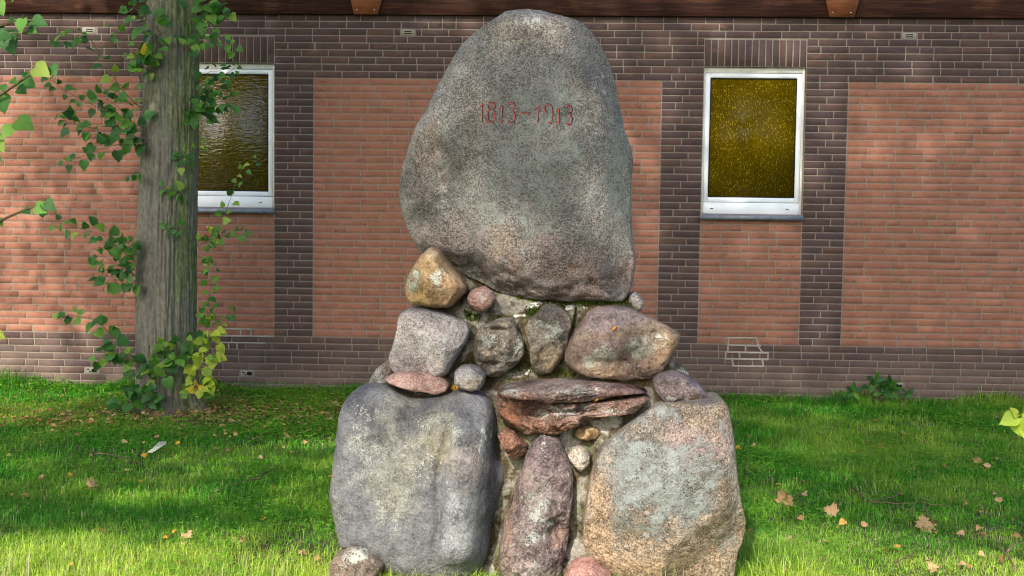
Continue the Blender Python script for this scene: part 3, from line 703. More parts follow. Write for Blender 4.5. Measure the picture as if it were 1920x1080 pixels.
stone('foot_stone', Z5([(60, 1000), (90, 960), (140, 935), (180, 887), (240, 918), (310, 958), (350, 1000), (335, 1050), (320, 1110), (150, 1125), (70, 1090)]), 5.30, .15, .18, rubble, 5, .65, .02, 9, .006, 3, .86,
      zones=[(650, 1060, 30, 40, (.17, .115, .08), .7)], lich=[(680, 1030, 50, 26, .62, 1), (655, 1060, 30, 30, .47, 1)], base_w=.34, label='brown stone crusted with white lichen at the lower left foot', seed=11)
# middle course
stone('yellow_stone', Z4([(300, 163), (345, 183), (375, 233), (410, 280), (450, 330), (475, 370), (467, 402), (432, 437), (395, 470), (340, 474), (270, 464), (205, 457), (178, 420), (166, 375), (178, 330), (208, 270), (248, 205)]), 5.62, .20, .2, ochre, 6, .62, .014, 7, .0018, 3, .87,
      feats=[(795, 545, 10, 8, -.025), (820, 480, 25, 30, .02)], zones=[(790, 560, 30, 40, (.40, .27, .11), .7), (845, 540, 40, 40, (.32, .20, .125), .5), (820, 470, 25, 20, (.22, .17, .115), .6)],
      lich=[(785, 520, 28, 40, .50, 0), (830, 510, 35, 45, .49, 0), (830, 510, 50, 60, .42, 1)], label='egg-shaped yellow-brown stone leaning at the boulder\'s lower left', seed=12)
stone('round_stone', Z4([(490, 400), (520, 378), (565, 368), (605, 395), (617, 430), (602, 465), (560, 497), (520, 487), (490, 465), (478, 430)]), 5.58, .08, .1, pink, 5, .75, .012, 12, .003, 0, .9, lich=[(905, 555, 25, 25, .45, 0)], label='small round pink stone beside the yellow stone', seed=13)
stone('fieldstone', Z4([(150, 500), (200, 476), (280, 473), (340, 493), (420, 520), (480, 545), (497, 580), (482, 640), (452, 690), (422, 740), (390, 800), (350, 820), (290, 803), (200, 792), (120, 792), (98, 750), (93, 710), (113, 660), (133, 580), (138, 530)]), 5.62, .22, .22, pinkg, 6, .46, .012, 5, .003, 4, .82,
      zones=[(790, 680, 40, 30, (.33, .265, .245), .5), (850, 650, 30, 60, (.22, .20, .19), .5)], lich=[(810, 630, 80, 70, .45, 0), (755, 630, 20, 60, .47, 0)], base_w=.25, label='pale pinkish-grey square stone, leftmost of the middle course', seed=14)
stone('fieldstone', Z4([(540, 570), (580, 553), (640, 533), (700, 530), (727, 555), (737, 600), (762, 650), (767, 700), (742, 742), (700, 778), (640, 818), (600, 822), (560, 787), (525, 767), (508, 710), (513, 640), (523, 595)]), 5.60, .20, .2, knob, 6, .66, .026, 9, .004, 6, .80,
      feats=[(915, 660, 14, 12, .05), (922, 642, 8, 8, .04), (925, 677, 20, 5, -.04), (905, 640, 8, 8, -.02), (935, 615, 18, 5, -.03), (945, 640, 12, 14, .025)],
      zones=[(918, 660, 16, 14, (.33, .26, .18), .9), (945, 670, 30, 50, (.17, .155, .12), .5)], lich=[(925, 630, 30, 30, .51, 0), (975, 640, 20, 40, .52, 0), (930, 650, 50, 60, .42, 1)], label='knobbly greenish-brown stone with pits, second in the middle course', seed=15)
stone('fieldstone', Z4([(785, 535), (830, 508), (850, 480), (890, 463), (950, 478), (1000, 518), (1007, 560), (992, 600), (987, 650), (962, 720), (932, 760), (900, 803), (850, 810), (815, 792), (798, 750), (793, 690), (783, 630), (768, 575)]), 5.59, .20, .2, knob, 6, .66, .018, 6, .004, 6, .78,
      feats=[(1035, 595, 30, 14, .025), (1015, 600, 8, 20, -.02)], zones=[(1025, 670, 40, 40, (.24, .185, .115), .7), (1050, 595, 25, 20, (.19, .15, .12), .7)], lich=[(1035, 620, 35, 35, .535, 0), (1010, 610, 20, 30, .50, 0)], label='pear-shaped stone narrowing downwards in the middle course', seed=16)
stone('fieldstone', Z4([(1060, 540), (1080, 500), (1130, 473), (1210, 466), (1300, 476), (1370, 513), (1440, 545), (1500, 580), (1552, 610), (1547, 650), (1512, 710), (1482, 770), (1442, 808), (1380, 828), (1280, 833), (1180, 823), (1080, 818), (1040, 803), (1000, 777), (963, 742), (963, 700), (983, 640), (1018, 580)]), 5.62, .24, .26, brown, 6, .60, .022, 5, .004, 6, .80,
      feats=[(1140, 650, 45, 14, .03), (1140, 672, 60, 8, -.02), (1180, 655, 20, 10, -.03), (1255, 640, 14, 22, .02)],
      zones=[(1150, 590, 80, 26, (.145, .115, .12), .8), (1160, 690, 90, 25, (.28, .19, .125), .7), (1250, 640, 30, 50, (.23, .15, .09), .7)], lich=[(1120, 660, 60, 40, .53, 0), (1190, 640, 50, 50, .51, 0), (1230, 630, 30, 40, .50, 0), (1160, 680, 60, 20, .40, 1)], base_l=.37, base_w=.28, label='big brown stone with a violet back and pointed right end', seed=17)
stone('chip_stone', Z4([(1280, 440), (1295, 405), (1320, 395), (1347, 413), (1364, 450), (1357, 495), (1310, 490), (1285, 480)]), 5.80, .10, .12, pinkg, 4, .7, .015, 9, .004, 3, .87, label='small pinkish stone tucked under the boulder\'s right end', seed=18)
stone('flat_stone', Z4([(62, 830), (130, 800), (200, 788), (280, 798), (350, 823), (392, 865), (377, 892), (330, 910), (260, 897), (200, 887), (130, 867), (80, 852)]), 5.50, .13, .2, pink, 5, .62, .012, 9, .004, 3, .88, lich=[(780, 715, 60, 20, .45, 1)], base_w=.34, label='flat pink stone under the pale square one', seed=19)
stone('round_stone', Z4([(415, 800), (440, 773), (490, 766), (540, 783), (567, 820), (562, 860), (542, 892), (500, 897), (450, 882), (413, 855)]), 5.46, .10, .12, pinkg, 5, .62, .010, 9, .003, 2, .88, zones=[(890, 715, 25, 20, (.24, .20, .16), .7)], lich=[(880, 700, 25, 20, .50, 0)], label='small rounded grey stone in the gap above the slate boulder', seed=20)
stone('rough_stone', Z4([(-20, 850), (20, 788), (70, 748), (107, 763), (130, 800), (80, 850), (50, 880), (-20, 880)]), 5.62, .12, .2, rubble, 5, .7, .025, 10, .007, 3, .87, lich=[(715, 700, 60, 40, .50, 0), (715, 700, 60, 40, .45, 1)], label='pale rough stone at the left shoulder of the memorial', seed=21)
stone('shoulder_stone', Z6([(925, 22), (950, 0), (1000, -8), (1060, -5), (1110, 18), (1160, 53), (1212, 118), (1185, 132), (1080, 132), (970, 140), (935, 92), (918, 50)]), 5.55, .16, .2, purp, 5, .62, .014, 8, .004, 4, .87,
      zones=[(1245, 710, 25, 14, (.10, .085, .09), .7), (1275, 730, 40, 20, (.26, .20, .20), .6)], lich=[(1255, 738, 22, 10, .56, 0)], base_w=.31, label='violet-grey stone on the right shoulder above the big boulder', seed=22)
stone('shoulder_stone', [(1238, 700), (1252, 684), (1275, 682), (1291, 696), (1303, 716), (1270, 725), (1245, 720)], 5.75, .1, .15, knob, 4, .7, .015, 9, .004, 3, .87, lich=[(1270, 695, 30, 20, .5, 0)], label='grey-green stone half hidden behind the right shoulder', seed=23)

# mortar body
t = NT('memorial_mortar'); v = t.coord(); f1 = t.noise(v, 70, 6, .7); f2 = t.noise(v, 12, 5, .6); f3 = t.noise(v, 260, 3, .7)
c = t.ramp(t.math('ADD', t.math('MULTIPLY', f1, .6), t.math('MULTIPLY', f3, .4)), [(.36, (.13, .118, .095)), (.5, (.30, .28, .235)), (.64, (.48, .455, .40))])
ma = t.n('Attribute', attribute_name='moss'); ms_ = t.n('SeparateColor'); t.l(ma.outputs['Color'], ms_.inputs[0])
mm = t.math('MULTIPLY', t.math('SUBTRACT', t.math('ADD', f2, ms_.outputs[0]), 1.0), 7, clamp=True)
mc = t.ramp(f1, [(.35, (.030, .022, .010)), (.5, (.075, .056, .028)), (.68, (.13, .115, .04))])
c = t.mix(mm, c, mc)
gm_ = t.math('MULTIPLY', t.math('SUBTRACT', t.math('ADD', t.noise(v, 20, 5, .6), ms_.outputs[1]), 1.0), 7, clamp=True)
c = t.mix(t.math('MULTIPLY', gm_, .6), c, (.17, .20, .11))
wm_ = t.math('MULTIPLY', t.math('SUBTRACT', t.math('ADD', t.noise(v, 24, 4, .6), ms_.outputs[2]), 1.0), 12, clamp=True)
c = t.mix(wm_, c, (.66, .67, .64))
t.pbr(c, .92, t.bump(t.math('ADD', t.math('ADD', f1, t.math('MULTIPLY', f2, 1.5)), t.math('MULTIPLY', f3, .3)), .8, .02)); mor = t.m
mpoly = [(818, 478), (850, 490), (885, 512), (940, 540), (1000, 552), (1160, 560), (1192, 572), (1200, 600), (1250, 640), (1262, 690), (1300, 725), (1340, 760), (1345, 900), (1345, 1000), (1320, 1130), (670, 1130), (660, 1000), (642, 850), (660, 745), (712, 705), (748, 660), (760, 600), (778, 570), (790, 510)]
U, T = ico(7)
YC = 5.80+DM
c_, th_, Rr_ = outline(mpoly, YC)
rho = np.sqrt(U[:, 0]**2+U[:, 2]**2); ang = np.arctan2(U[:, 2], U[:, 0]); Ro = np.interp(ang, th_, Rr_)
rp = rho**.8; dp = np.abs(U[:, 1])**.22
P = np.stack([c_[0]+rp*Ro*np.cos(ang), YC+np.zeros(len(U)), c_[1]+rp*Ro*np.sin(ang)], 1)
zA, zB, zC = at(1000, 705, 5.5+DM).z, at(1000, 740, 5.45+DM).z, at(1000, 575, 5.6+DM).z
fy = lerp(5.47, 5.58, smooth(zB-.05, zA+.02, P[:, 2])); fy = lerp(fy, 5.65, smooth(zC-.14, zC+.02, P[:, 2])); fy = lerp(fy, 5.75, smooth(zC, zC+.1, P[:, 2])); fy = lerp(fy, 5.36, smooth(.22, .0, P[:, 2]))+DM
P[:, 1] = np.where(U[:, 1] < 0, YC-(YC-fy)*dp, YC+.22*dp)
n_ = fbm(P*9, 4)*.04+fbm(P*38+5, 3, .6)*.018
P[:, 1] += np.where(U[:, 1] < 0, n_, -n_); P[:, 0] += fbm(P*8+20, 3)*.012; P[:, 2] += fbm(P*8+50, 3)*.012
me = npmesh('mortar_bed', P, [T], mor)
px, py = topx(P); at_ = np.zeros((len(P), 4)); at_[:, 0] = .36+.20*smooth(760, 700, py); at_[:, 1] = .36; at_[:, 2] = .2
def spot(ch, x, y, rx, ry, am):
    q = np.sqrt(((px-x)/rx)**2+((py-y)/ry)**2)+fbm(P*15, 3)*.35; at_[:, ch] = np.maximum(at_[:, ch], am*smooth(1.25, .4, q))
for s_ in [(0, 985, 640, 45, 90, .9), (0, 900, 690, 60, 60, .8), (0, 1130, 712, 160, 26, .9), (0, 860, 590, 60, 22, .60), (0, 760, 730, 80, 16, .62), (0, 1200, 760, 40, 30, .66), (0, 945, 770, 22, 60, .64), (0, 1110, 590, 90, 18, .60), (0, 990, 590, 90, 14, .56), (0, 1000, 690, 90, 40, .6), (0, 960, 830, 20, 40, .56),
           (1, 1000, 575, 60, 14, .5), (1, 1085, 950, 25, 70, .55), (1, 945, 940, 20, 90, .54), (1, 890, 660, 30, 40, .5), (2, 1040, 573, 110, 12, .56), (2, 975, 592, 20, 6, .55), (2, 985, 697, 30, 10, .5), (2, 870, 525, 30, 16, .50), (2, 720, 1060, 60, 40, .47)]: spot(*s_)
SV, ST, n0 = [], [], 0
for o in mem.children:
    if o.type == 'MESH' and o.name.split('.')[0] not in ('mortar_bed', 'moss'):
        a_ = np.zeros(len(o.data.vertices)*3); o.data.vertices.foreach_get('co', a_); a_ = a_.reshape(-1, 3); f_ = np.zeros(len(o.data.polygons)*3, int); o.data.polygons.foreach_get('vertices', f_)
        SV.append(a_); ST.append(f_.reshape(-1, 3)+n0); n0 += len(a_)
bvs = BVHTree.FromPolygons(np.concatenate(SV).tolist(), np.concatenate(ST).tolist())
nz_ = fbm(P*22+8, 3)
for i in np.nonzero(P[:, 1] < YC-.05)[0]:
    h_ = bvs.find_nearest(Vector(P[i]), .05)
    if h_[0] is not None:
        d_ = h_[3]; at_[i, 0] = max(at_[i, 0], .36+.34*max(0, 1-d_/.042)+.10*nz_[i]); at_[i, 1] = max(at_[i, 1], .40+.12*max(0, 1-d_/.05))
vcol(me, 'moss', at_)
mo = link('mortar_bed', me, mem); mo.location = -MO
del U, T

# carved date
depsgraph = None
bv = BVHTree.FromPolygons([v.co.copy() for v in BOULDER.data.vertices], [tuple(p.vertices) for p in BOULDER.data.polygons])
t = NT('red_paint'); v = t.coord(); nn = t.noise(v, 130, 3, .7)
c = t.ramp(nn, [(.44, (.15, .11, .10)), (.50, (.52, .065, .055)), (.66, (.66, .15, .13))]); t.pbr(c, .7); red = t.m
t = NT('dark_rim'); t.pbr((.04, .03, .028), .9); rim_mat = t.m  # dark tubes beside the strokes stand in for the shade of a groove
Zi = lambda L: [(850+x/7.111, 160+y/7.111) for x, y in L]
GL = [('digit', [[(345, 290), (385, 242)], [(382, 242), (378, 500)]]),
      ('digit', [[(455, 300), (465, 255), (505, 230), (545, 255), (550, 300), (525, 325), (470, 325), (455, 300)], [(470, 335), (450, 390), (455, 460), (480, 497), (520, 495), (545, 455), (550, 390), (530, 340)]]),
      ('digit', [[(590, 320), (650, 275)], [(648, 275), (635, 495)]]),
      ('digit', [[(720, 280), (725, 250), (770, 238), (810, 255), (820, 295), (785, 335), (810, 385), (815, 450), (800, 490), (765, 500), (725, 488)]]),
      ('dash', [[(895, 368), (1005, 370)]]),
      ('digit', [[(1085, 320), (1135, 285)], [(1133, 285), (1120, 500)]]),
      ('digit', [[(1245, 365), (1215, 340), (1210, 290), (1235, 260), (1280, 258), (1310, 290), (1318, 380), (1312, 460), (1295, 515), (1265, 505)]]),
      ('digit', [[(1365, 345), (1410, 318)], [(1405, 318), (1408, 520)]]),
      ('digit', [[(1490, 295), (1520, 275), (1565, 285), (1580, 320), (1565, 365), (1525, 382), (1565, 400), (1575, 450), (1570, 525), (1545, 535), (1500, 520)]])]
for kind, strokes in GL:
    mb = MB(); ed = MB()
    for st in strokes:
        q = Zi(st); pts = []
        for i in range(len(q)-1):
            L = math.dist(q[i], q[i+1]); n = max(1, int(L/2.0))
            for j in range(n): pts.append((lerp(q[i][0], q[i+1][0], j/n), lerp(q[i][1], q[i+1][1], j/n)))
        pts.append(q[-1]); W_ = []
        for (x, y) in pts:
            x += random.uniform(-.3, .3); y += random.uniform(-.2, .2)
            d = ray(x, y).normalized(); h = bv.ray_cast(CAM, d)
            if h[0] is not None: W_.append(h[0]-d*.0005)
        if len(W_) > 1:
            mb.tube(W_, .0031, .0028, 6)
            ed.tube([p+Vector((.0026, .0016, .002)) for p in W_], .0042, .004, 6)
    o = mb.obj(kind, red, BOULDER); o2 = ed.obj('dark_rim', rim_mat, BOULDER)

# moss cushions in the joints
def blades(P, Nn, L, W, name, mat, C, lean=.5, seg=2):
    """many little blades: P roots, L lengths, W widths"""
    n = len(P); a = rng.random(n)*2*math.pi; d = np.stack([np.cos(a), np.sin(a), np.zeros(n)], 1); s_ = np.stack([-np.sin(a), np.cos(a), np.zeros(n)], 1)
    ln = rng.random(n)**.6*lean; up_ = np.array([0, 0, 1.0])
    mid = P+up_*(L*.55)[:, None]+d*(L*ln*.25)[:, None]
    tip = P+up_*(L*(1-.42*ln))[:, None]+d*(L*ln*.85)[:, None]
    V = np.stack([P-s_*(W/2)[:, None], P+s_*(W/2)[:, None], mid-s_*(W*.42)[:, None], mid+s_*(W*.42)[:, None], tip], 1).reshape(-1, 3)
    b = np.arange(n)*5
    q = np.stack([b, b+1, b+3, b+2], 1); tr = np.stack([b+2, b+3, b+4], 1)
    me = npmesh(name, V, [q, tr], mat, False)
    vcol(me, 'col', np.repeat(C, 5, 0)); return me
mv = [v.co.copy() for v in me.vertices]
bvm = BVHTree.FromPolygons(mv, [tuple(p.vertices) for p in me.polygons])
pts = []
for (x0, y0, x1, y1, th, n) in [(968, 557, 1060, 566, 3, 500), (1060, 566, 1185, 566, 4, 900), (1170, 552, 1192, 560, 6, 250), (985, 590, 1060, 580, 6, 500), (890, 655, 885, 690, 6, 200), (870, 590, 900, 600, 5, 200), (1080, 585, 1075, 610, 5, 250), (1060, 700, 1220, 708, 5, 350), (960, 690, 1060, 700, 5, 200)]:
    for i in range(n):
        u = random.random(); h = bvm.ray_cast(CAM, ray(lerp(x0, x1, u), lerp(y0, y1, u)+random.gauss(0, th)).normalized())
        if h[0] is not None: pts.append(h[0])
pts = np.array([tuple(p) for p in pts])
g = rng.random(len(pts))[:, None]; C = lerp(np.array([.03, .035, .006]), np.array([.12, .19, .014]), g)
o = link('moss', blades(pts, None, .008+.014*rng.random(len(pts)), .004+.004*rng.random(len(pts)), 'moss', M['grass'], C, 1.0), mem); o.location = -MO; o['kind'] = 'stuff'

# ------------------------------------------------------------------ leaf shapes
def leaf_mesh(name, mat, seed, lobes=None, curl=.22, fold=.30):
    """unit leaf: base at origin, tip along +Y, face +Z"""
    r = random.Random(seed)
    if lobes is None:              # heart shaped lime leaf
        half = [(0, .0), (.10, -.07), (.24, -.10), (.38, -.03), (.46, .12), (.46, .30), (.40, .47), (.29, .63), (.17, .78), (.07, .90), (0, 1.04)]
        half = [(x*(1+r.uniform(-.06, .06)), y+r.uniform(-.015, .015)) for x, y in half]
        ym = [0, .0, .02, .08, .18, .32, .46, .61, .76, .89, 1.04]
    else:
        half = lobes; ym = [0]+[max(0.02, min(.96, y*.75+.1)) for _, y in lobes[1:-1]]+[lobes[-1][1]]
    V = []; n = len(half)
    def z(x, y): return fold*abs(x)*.7+curl*(-(y-.3)**2)+r.uniform(-.012, .012)*(1 if lobes is None or len(half) < 12 else 6)+.05*math.sin(x*9+y*5+seed)*(1 if lobes is None else 2)
    mid = [len(V)+i for i in range(n)]; V += [(0, y, z(0, y)) for y in ym]
    R_ = [n+i for i in range(n)]; V += [(x, y, z(x, y)) for x, y in half]
    L_ = [2*n+i for i in range(n)]; V += [(-x*(1+r.uniform(-.05, .05)), y, z(-x, y)) for x, y in half]
    Fs = []
    for i in range(n-1):
        Fs += [(mid[i], R_[i], R_[i+1], mid[i+1]), (mid[i], mid[i+1], L_[i+1], L_[i])]
    V += [(-.012, -.32, .02), (.012, -.32, .02), (.008, .03, -.004), (-.008, .03, -.004)]; b = 3*n; Fs.append((b, b+1, b+2, b+3))
    mb = MB(); mb.add(V, Fs); return mb.mesh(name, mat, True)
MAPLE = [(0, 0), (.10, -.06), (.34, -.10), (.28, .06), (.62, .16), (.46, .30), (.66, .46), (.40, .50), (.34, .58), (.20, .60), (.30, .84), (.13, .84), (0, 1.08)]
LV = {k: [leaf_mesh('leaf', M[k], s) for s in range(4)] for k in ('leaf', 'leaf_light', 'leaf_yellow', 'leaf_lime')}
def place_leaf(kind, p, size, tip, nrm, parent, name='leaf'):
    y = Vector(tip).normalized(); z = Vector(nrm); z = (z-y*z.dot(y)); z = z.normalized() if z.length > 1e-3 else y.orthogonal().normalized(); x = y.cross(z)
    o = bpy.data.objects.new(name, random.choice(LV[kind])); COL.objects.link(o)
    m = Matrix((x, y, z)).transposed().to_4x4(); m.translation = Vector(p)
    o.parent = parent; o.matrix_world = m @ Matrix.Diagonal((size, size, size*random.uniform(.6, 1.2), 1))
    o.matrix_basis = parent.matrix_basis_world.inverted() @ o.matrix_world if hasattr(parent, 'matrix_basis_world') else o.matrix_basis
    return o
def put(o, parent, mw):            # world matrix -> local under a parent whose own chain only translates
    off = Vector((0, 0, 0)); q = parent
    while q is not None: off += Vector(q.location); q = q.parent
    m = mw.copy(); m.translation = mw.translation-off; o.parent = parent; o.matrix_basis = m
def leaf_at(kind, p, size, tip, nrm, parent, meshes=None, name='leaf'):
    y = Vector(tip).normalized(); z = Vector(nrm); z = z-y*z.dot(y); z = z.normalized() if z.length > 1e-3 else y.orthogonal().normalized(); x = y.cross(z)
    o = bpy.data.objects.new(name, random.choice(meshes or LV[kind])); COL.objects.link(o)
    m = Matrix((x, y, z)).transposed().to_4x4() @ Matrix.Diagonal((size, size, size*random.uniform(.6, 1.3), 1)); m.translation = Vector(p)
    if parent is None: o.matrix_basis = m
    else: put(o, parent, m)
    return o
def shoot(parent, y, poly, n, size, tones, spread=.6, thick=.004, dy=.05, name='shoot', tw='twig', y1=None, t0=0.05):
    """a leafy shoot: poly in photo pixels at distance y .. y1"""
    y1 = y if y1 is None else y1; k = len(poly)
    pts = [at(px, py, lerp(y, y1, i/(k-1))) for i, (px, py) in enumerate(poly)]
    fine = []
    for i in range(k-1):
        for j in range(4): fine.append(pts[i].lerp(pts[i+1], j/4)+Vector((random.gauss(0, .003), random.gauss(0, .006), random.gauss(0, .003))))
    fine.append(pts[-1])
    mb = MB(); mb.tube(fine, thick, thick*.4, 5)
    off = Vector((0, 0, 0)); q = parent
    while q is not None: off += Vector(q.location); q = q.parent
    o = mb.obj(name, M[tw], parent, True); o.location = -off
    n = int(n*1.65)
    for i in range(n):
        u = min(1, max(0, t0+(1-t0)*(i+random.random()*.8)/n)); s_ = u*(len(fine)-1); a = int(min(s_, len(fine)-2)); p = fine[a].lerp(fine[a+1], s_-a)
        d = (fine[a+1]-fine[a]).normalized(); side = 1 if i % 2 else -1
        sd = d.cross(Vector((0, -1, 0))).normalized()*side
        sz = size*random.uniform(.65, 1.2)*(1-.3*u)
        p = p+sd*sz*random.uniform(.1, spread)+Vector((0, random.uniform(-dy, dy), 0))
        tip = sd*random.uniform(.2, 1)+d*random.uniform(.0, .9)+Vector((0, random.uniform(-.6, .2), random.uniform(-.9, .1)))
        nr = Vector((random.gauss(0, .6), -1.0, random.uniform(-.1, 1.9)))
        LEAFQ.append((sz, random.choice(tones), p, tip, nr, o))
    return o

# ------------------------------------------------------------------ the lime tree by the wall
TY = 9.40
tree = empty('lime_tree', (at(318, 775, TY).x, TY, 0), 'lime tree with thick mossy trunk and leafy sucker shoots before the left window', 'tree')
TO = Vector(tree.location)
prof = [(790, 258, 384), (775, 264, 376), (750, 264, 371), (700, 260, 369), (640, 258, 367), (600, 257, 366), (500, 257.5, 367), (400, 261, 368), (300, 266, 370), (200, 270, 372), (100, 274, 372), (0, 279, 366), (-200, 286, 366)]
zc, xc, rc = [], [], []
for (y, a, b) in prof:
    A, B = at(a, y, TY), at(b, y, TY); zc.append((A.z+B.z)/2); xc.append((A.x+B.x)/2); rc.append((B.x-A.x)/2)
zc, xc, rc = map(np.array, (zc, xc, rc)); zc[0] = -.05
na, nz = 220, 520; zz = np.concatenate([np.linspace(-.05, 3.8, nz-40), np.linspace(3.82, 8.5, 40)])
Zg, Ag = np.meshgrid(zz, np.linspace(0, 2*math.pi, na, endpoint=False), indexing='ij')
rr = np.interp(Zg, zc, rc)*np.where(Zg > 3.8, 1-(Zg-3.8)/8, 1); cx = np.interp(Zg, zc, xc)
q = np.stack([np.cos(Ag).ravel()*2.8, np.sin(Ag).ravel()*2.8, Zg.ravel()*.42], 1)
rid = np.abs(fbm(q*3.0+fbm(q*2, 3)[:, None]*.7, 3, .55)); lump = fbm(q*1.1+9, 3)
h = -.016*(1-np.clip(rid*3.2, 0, 1))+.020*lump+.006*fbm(q*9+5, 3)
root = np.exp(-np.maximum(Zg.ravel(), 0)/.10)*(.07+.08*np.cos(Ag.ravel()*5+1.0)*np.abs(np.cos(Ag.ravel()*1.5)))
Rt = rr.ravel()+h+root
V = np.stack([cx.ravel()+Rt*np.cos(Ag).ravel(), TY+Rt*np.sin(Ag).ravel(), Zg.ravel()], 1)
I = np.arange(na*nz).reshape(nz, na); Fq = np.stack([I[:-1, :], np.roll(I[:-1, :], -1, 1), np.roll(I[1:, :], -1, 1), I[1:, :]], -1).reshape(-1, 4)
me = npmesh('trunk', V, [Fq], M['bark'])
al = np.clip(.55+.45*np.cos(Ag.ravel()-R(20))*np.sign(1)+.35*np.cos(2*Ag.ravel())+.35*smooth(1.2, 3.0, Zg.ravel())-.25*smooth(.5, 0, Zg.ravel()), 0, 1)
vcol(me, 'algae', np.stack([al]*3, 1))
tr_ = link('trunk', me, tree); tr_.location = -TO
def crown(parent, name, centre, rad, n, size, mat, clumps=60, drop=None, seed=0):
    r = np.random.default_rng(seed); cc = r.normal(size=(clumps, 3)); cc /= np.linalg.norm(cc, axis=1)[:, None]; cc *= (r.random(clumps)**.45)[:, None]
    P = cc[r.integers(clumps, size=n)]*np.array(rad)+np.array(centre)+r.normal(size=(n, 3))*np.array(rad)*.13
    if drop is not None: P = P[~drop(P, r)]; n = len(P)
    a = r.normal(size=(n, 3)); a /= np.linalg.norm(a, axis=1)[:, None]; b = np.cross(a, r.normal(size=(n, 3))); b /= np.linalg.norm(b, axis=1)[:, None]
    s_ = (size*(.6+.8*r.random(n)))[:, None]
    V = np.stack([P, P+a*s_*.5+b*s_*.42, P+a*s_*1.05, P+a*s_*.5-b*s_*.42], 1).reshape(-1, 3); i = np.arange(n)*4
    o = link(name, npmesh(name, V, [np.stack([i, i+1, i+2, i+3], 1)], mat, False), parent); o['kind'] = 'stuff'
    off = Vector((0, 0, 0)); q = parent
    while q is not None: off += Vector(q.location); q = q.parent
    o.location = -off; return o
mb = MB(); tx = float(xc[-1])
for i in range(9):
    a = i*2.4; z0 = 4.2+i*.45; d = Vector((math.cos(a), math.sin(a)*.8, .9)); p0 = Vector((tx, TY, z0)); pts = [p0, p0+d*.7+Vector((0, 0, .1)), p0+d*1.6+Vector((0, 0, .4)), p0+d*2.4+Vector((0, 0, .9))]
    mb.tube(pts, .075, .02, 7)
o = mb.obj('limbs', M['bark'], tree, True); o.location = -TO
crown(tree, 'crown', (tx, TY-.2, 7.6), (2.6, 2.2, 2.6), 9000, .11, M['leaf'], 70, seed=5)
G, LT, YL = 'leaf', 'leaf_light', 'leaf_yellow'
LEAFQ = []
sz = .102; ys = TY-.30
# left side, upper
shoot(tree, ys, [(300, 60), (270, 30), (240, 5)], 13, sz, [G, G, LT], 1.0)
shoot(tree, ys, [(275, 130), (290, 95), (300, 60), (330, 60)], 9, sz*.9, [G, LT], 1.0)
shoot(tree, ys, [(290, 120), (265, 100), (280, 85)], 2, sz*.8, [YL], .4)
shoot(tree, ys, [(276, 135), (262, 118), (250, 100), (290, 130)], 11, sz*.9, [G, G, LT], 1.0)
shoot(tree, ys+.1, [(272, 215), (225, 165), (195, 110), (165, 66), (130, 68), (100, 80)], 16, sz*.8, [G, G, LT], .6, .0045, tw='green_twig', y1=ys-.3)
shoot(tree, ys+.1, [(270, 240), (215, 215), (160, 190), (120, 168), (85, 140)], 13, sz*.8, [G], .7, .004, y1=ys-.2)
shoot(tree, ys, [(272, 255), (235, 215), (210, 190), (180, 178)], 15, sz*.95, [G], 1.0)
shoot(tree, ys, [(274, 260), (220, 250), (170, 240), (125, 228), (112, 215)], 17, sz*.95, [G], .8)
shoot(tree, ys, [(272, 268), (210, 272), (160, 290), (112, 312)], 11, sz*.95, [G], .6)
shoot(tree, ys, [(276, 170), (255, 120), (225, 65), (205, 55)], 9, sz*.7, [G, LT], .7, .003)
shoot(tree, ys, [(268, 322), (250, 326), (245, 335)], 3, sz*.7, [G], .4, .003)
# right side, upper
shoot(tree, ys+.1, [(352, 30), (380, 18), (410, 25), (420, 10)], 15, sz, [G, G, LT], 1.1)
shoot(tree, ys+.1, [(345, 90), (375, 70), (400, 45), (405, 15)], 10, sz*.9, [G], 1.0)
shoot(tree, ys, [(350, 92), (375, 78), (410, 68), (445, 95)], 13, sz*.8, [G, G, LT], .8)
shoot(tree, ys+.1, [(366, 235), (385, 190), (410, 150), (448, 120)], 16, sz*.85, [G], 1.0)
shoot(tree, ys+.1, [(362, 205), (380, 215), (410, 190), (445, 185)], 14, sz*.9, [G], .9)
shoot(tree, ys+.1, [(366, 225), (375, 170), (390, 135), (425, 130)], 8, sz*.8, [G], .8)
shoot(tree, TY-.27, [(350, 300), (340, 285), (335, 300), (352, 315)], 7, sz*.75, [LT, G], .7, .003)
shoot(tree, ys, [(366, 280), (372, 270), (390, 276)], 3, sz*.6, [LT], .4, .002)
shoot(tree, TY-.27, [(352, 368), (325, 356), (300, 350)], 6, sz*.8, [G, LT], .5, .003)
shoot(tree, TY-.27, [(345, 430), (325, 425), (310, 432)], 4, sz*.8, [G], .5, .003)
shoot(tree, ys, [(372, 462), (395, 450), (430, 435), (465, 430)], 10, sz*.75, [G, G, LT], .6, .003)
shoot(tree, ys, [(380, 455), (410, 430), (430, 380), (450, 320), (490, 295)], 12, sz*.65, [G, LT], .6, .003, tw='green_twig')
shoot(tree, ys, [(375, 460), (395, 445), (405, 432)], 2, sz*.8, [YL], .4, .002)
# left, middle
shoot(tree, ys, [(262, 500), (230, 470), (190, 440), (140, 425), (82, 412)], 15, sz*.9, [G, G, LT], .7, .0045)
shoot(tree, ys, [(260, 520), (225, 500), (195, 480), (180, 470)], 12, sz*.95, [G], 1.0)
shoot(tree, ys, [(260, 525), (235, 530), (205, 520), (180, 512)], 12, sz*.95, [G], .9)
shoot(tree, ys, [(262, 480), (245, 460), (225, 445)], 8, sz*.9, [G], .9)
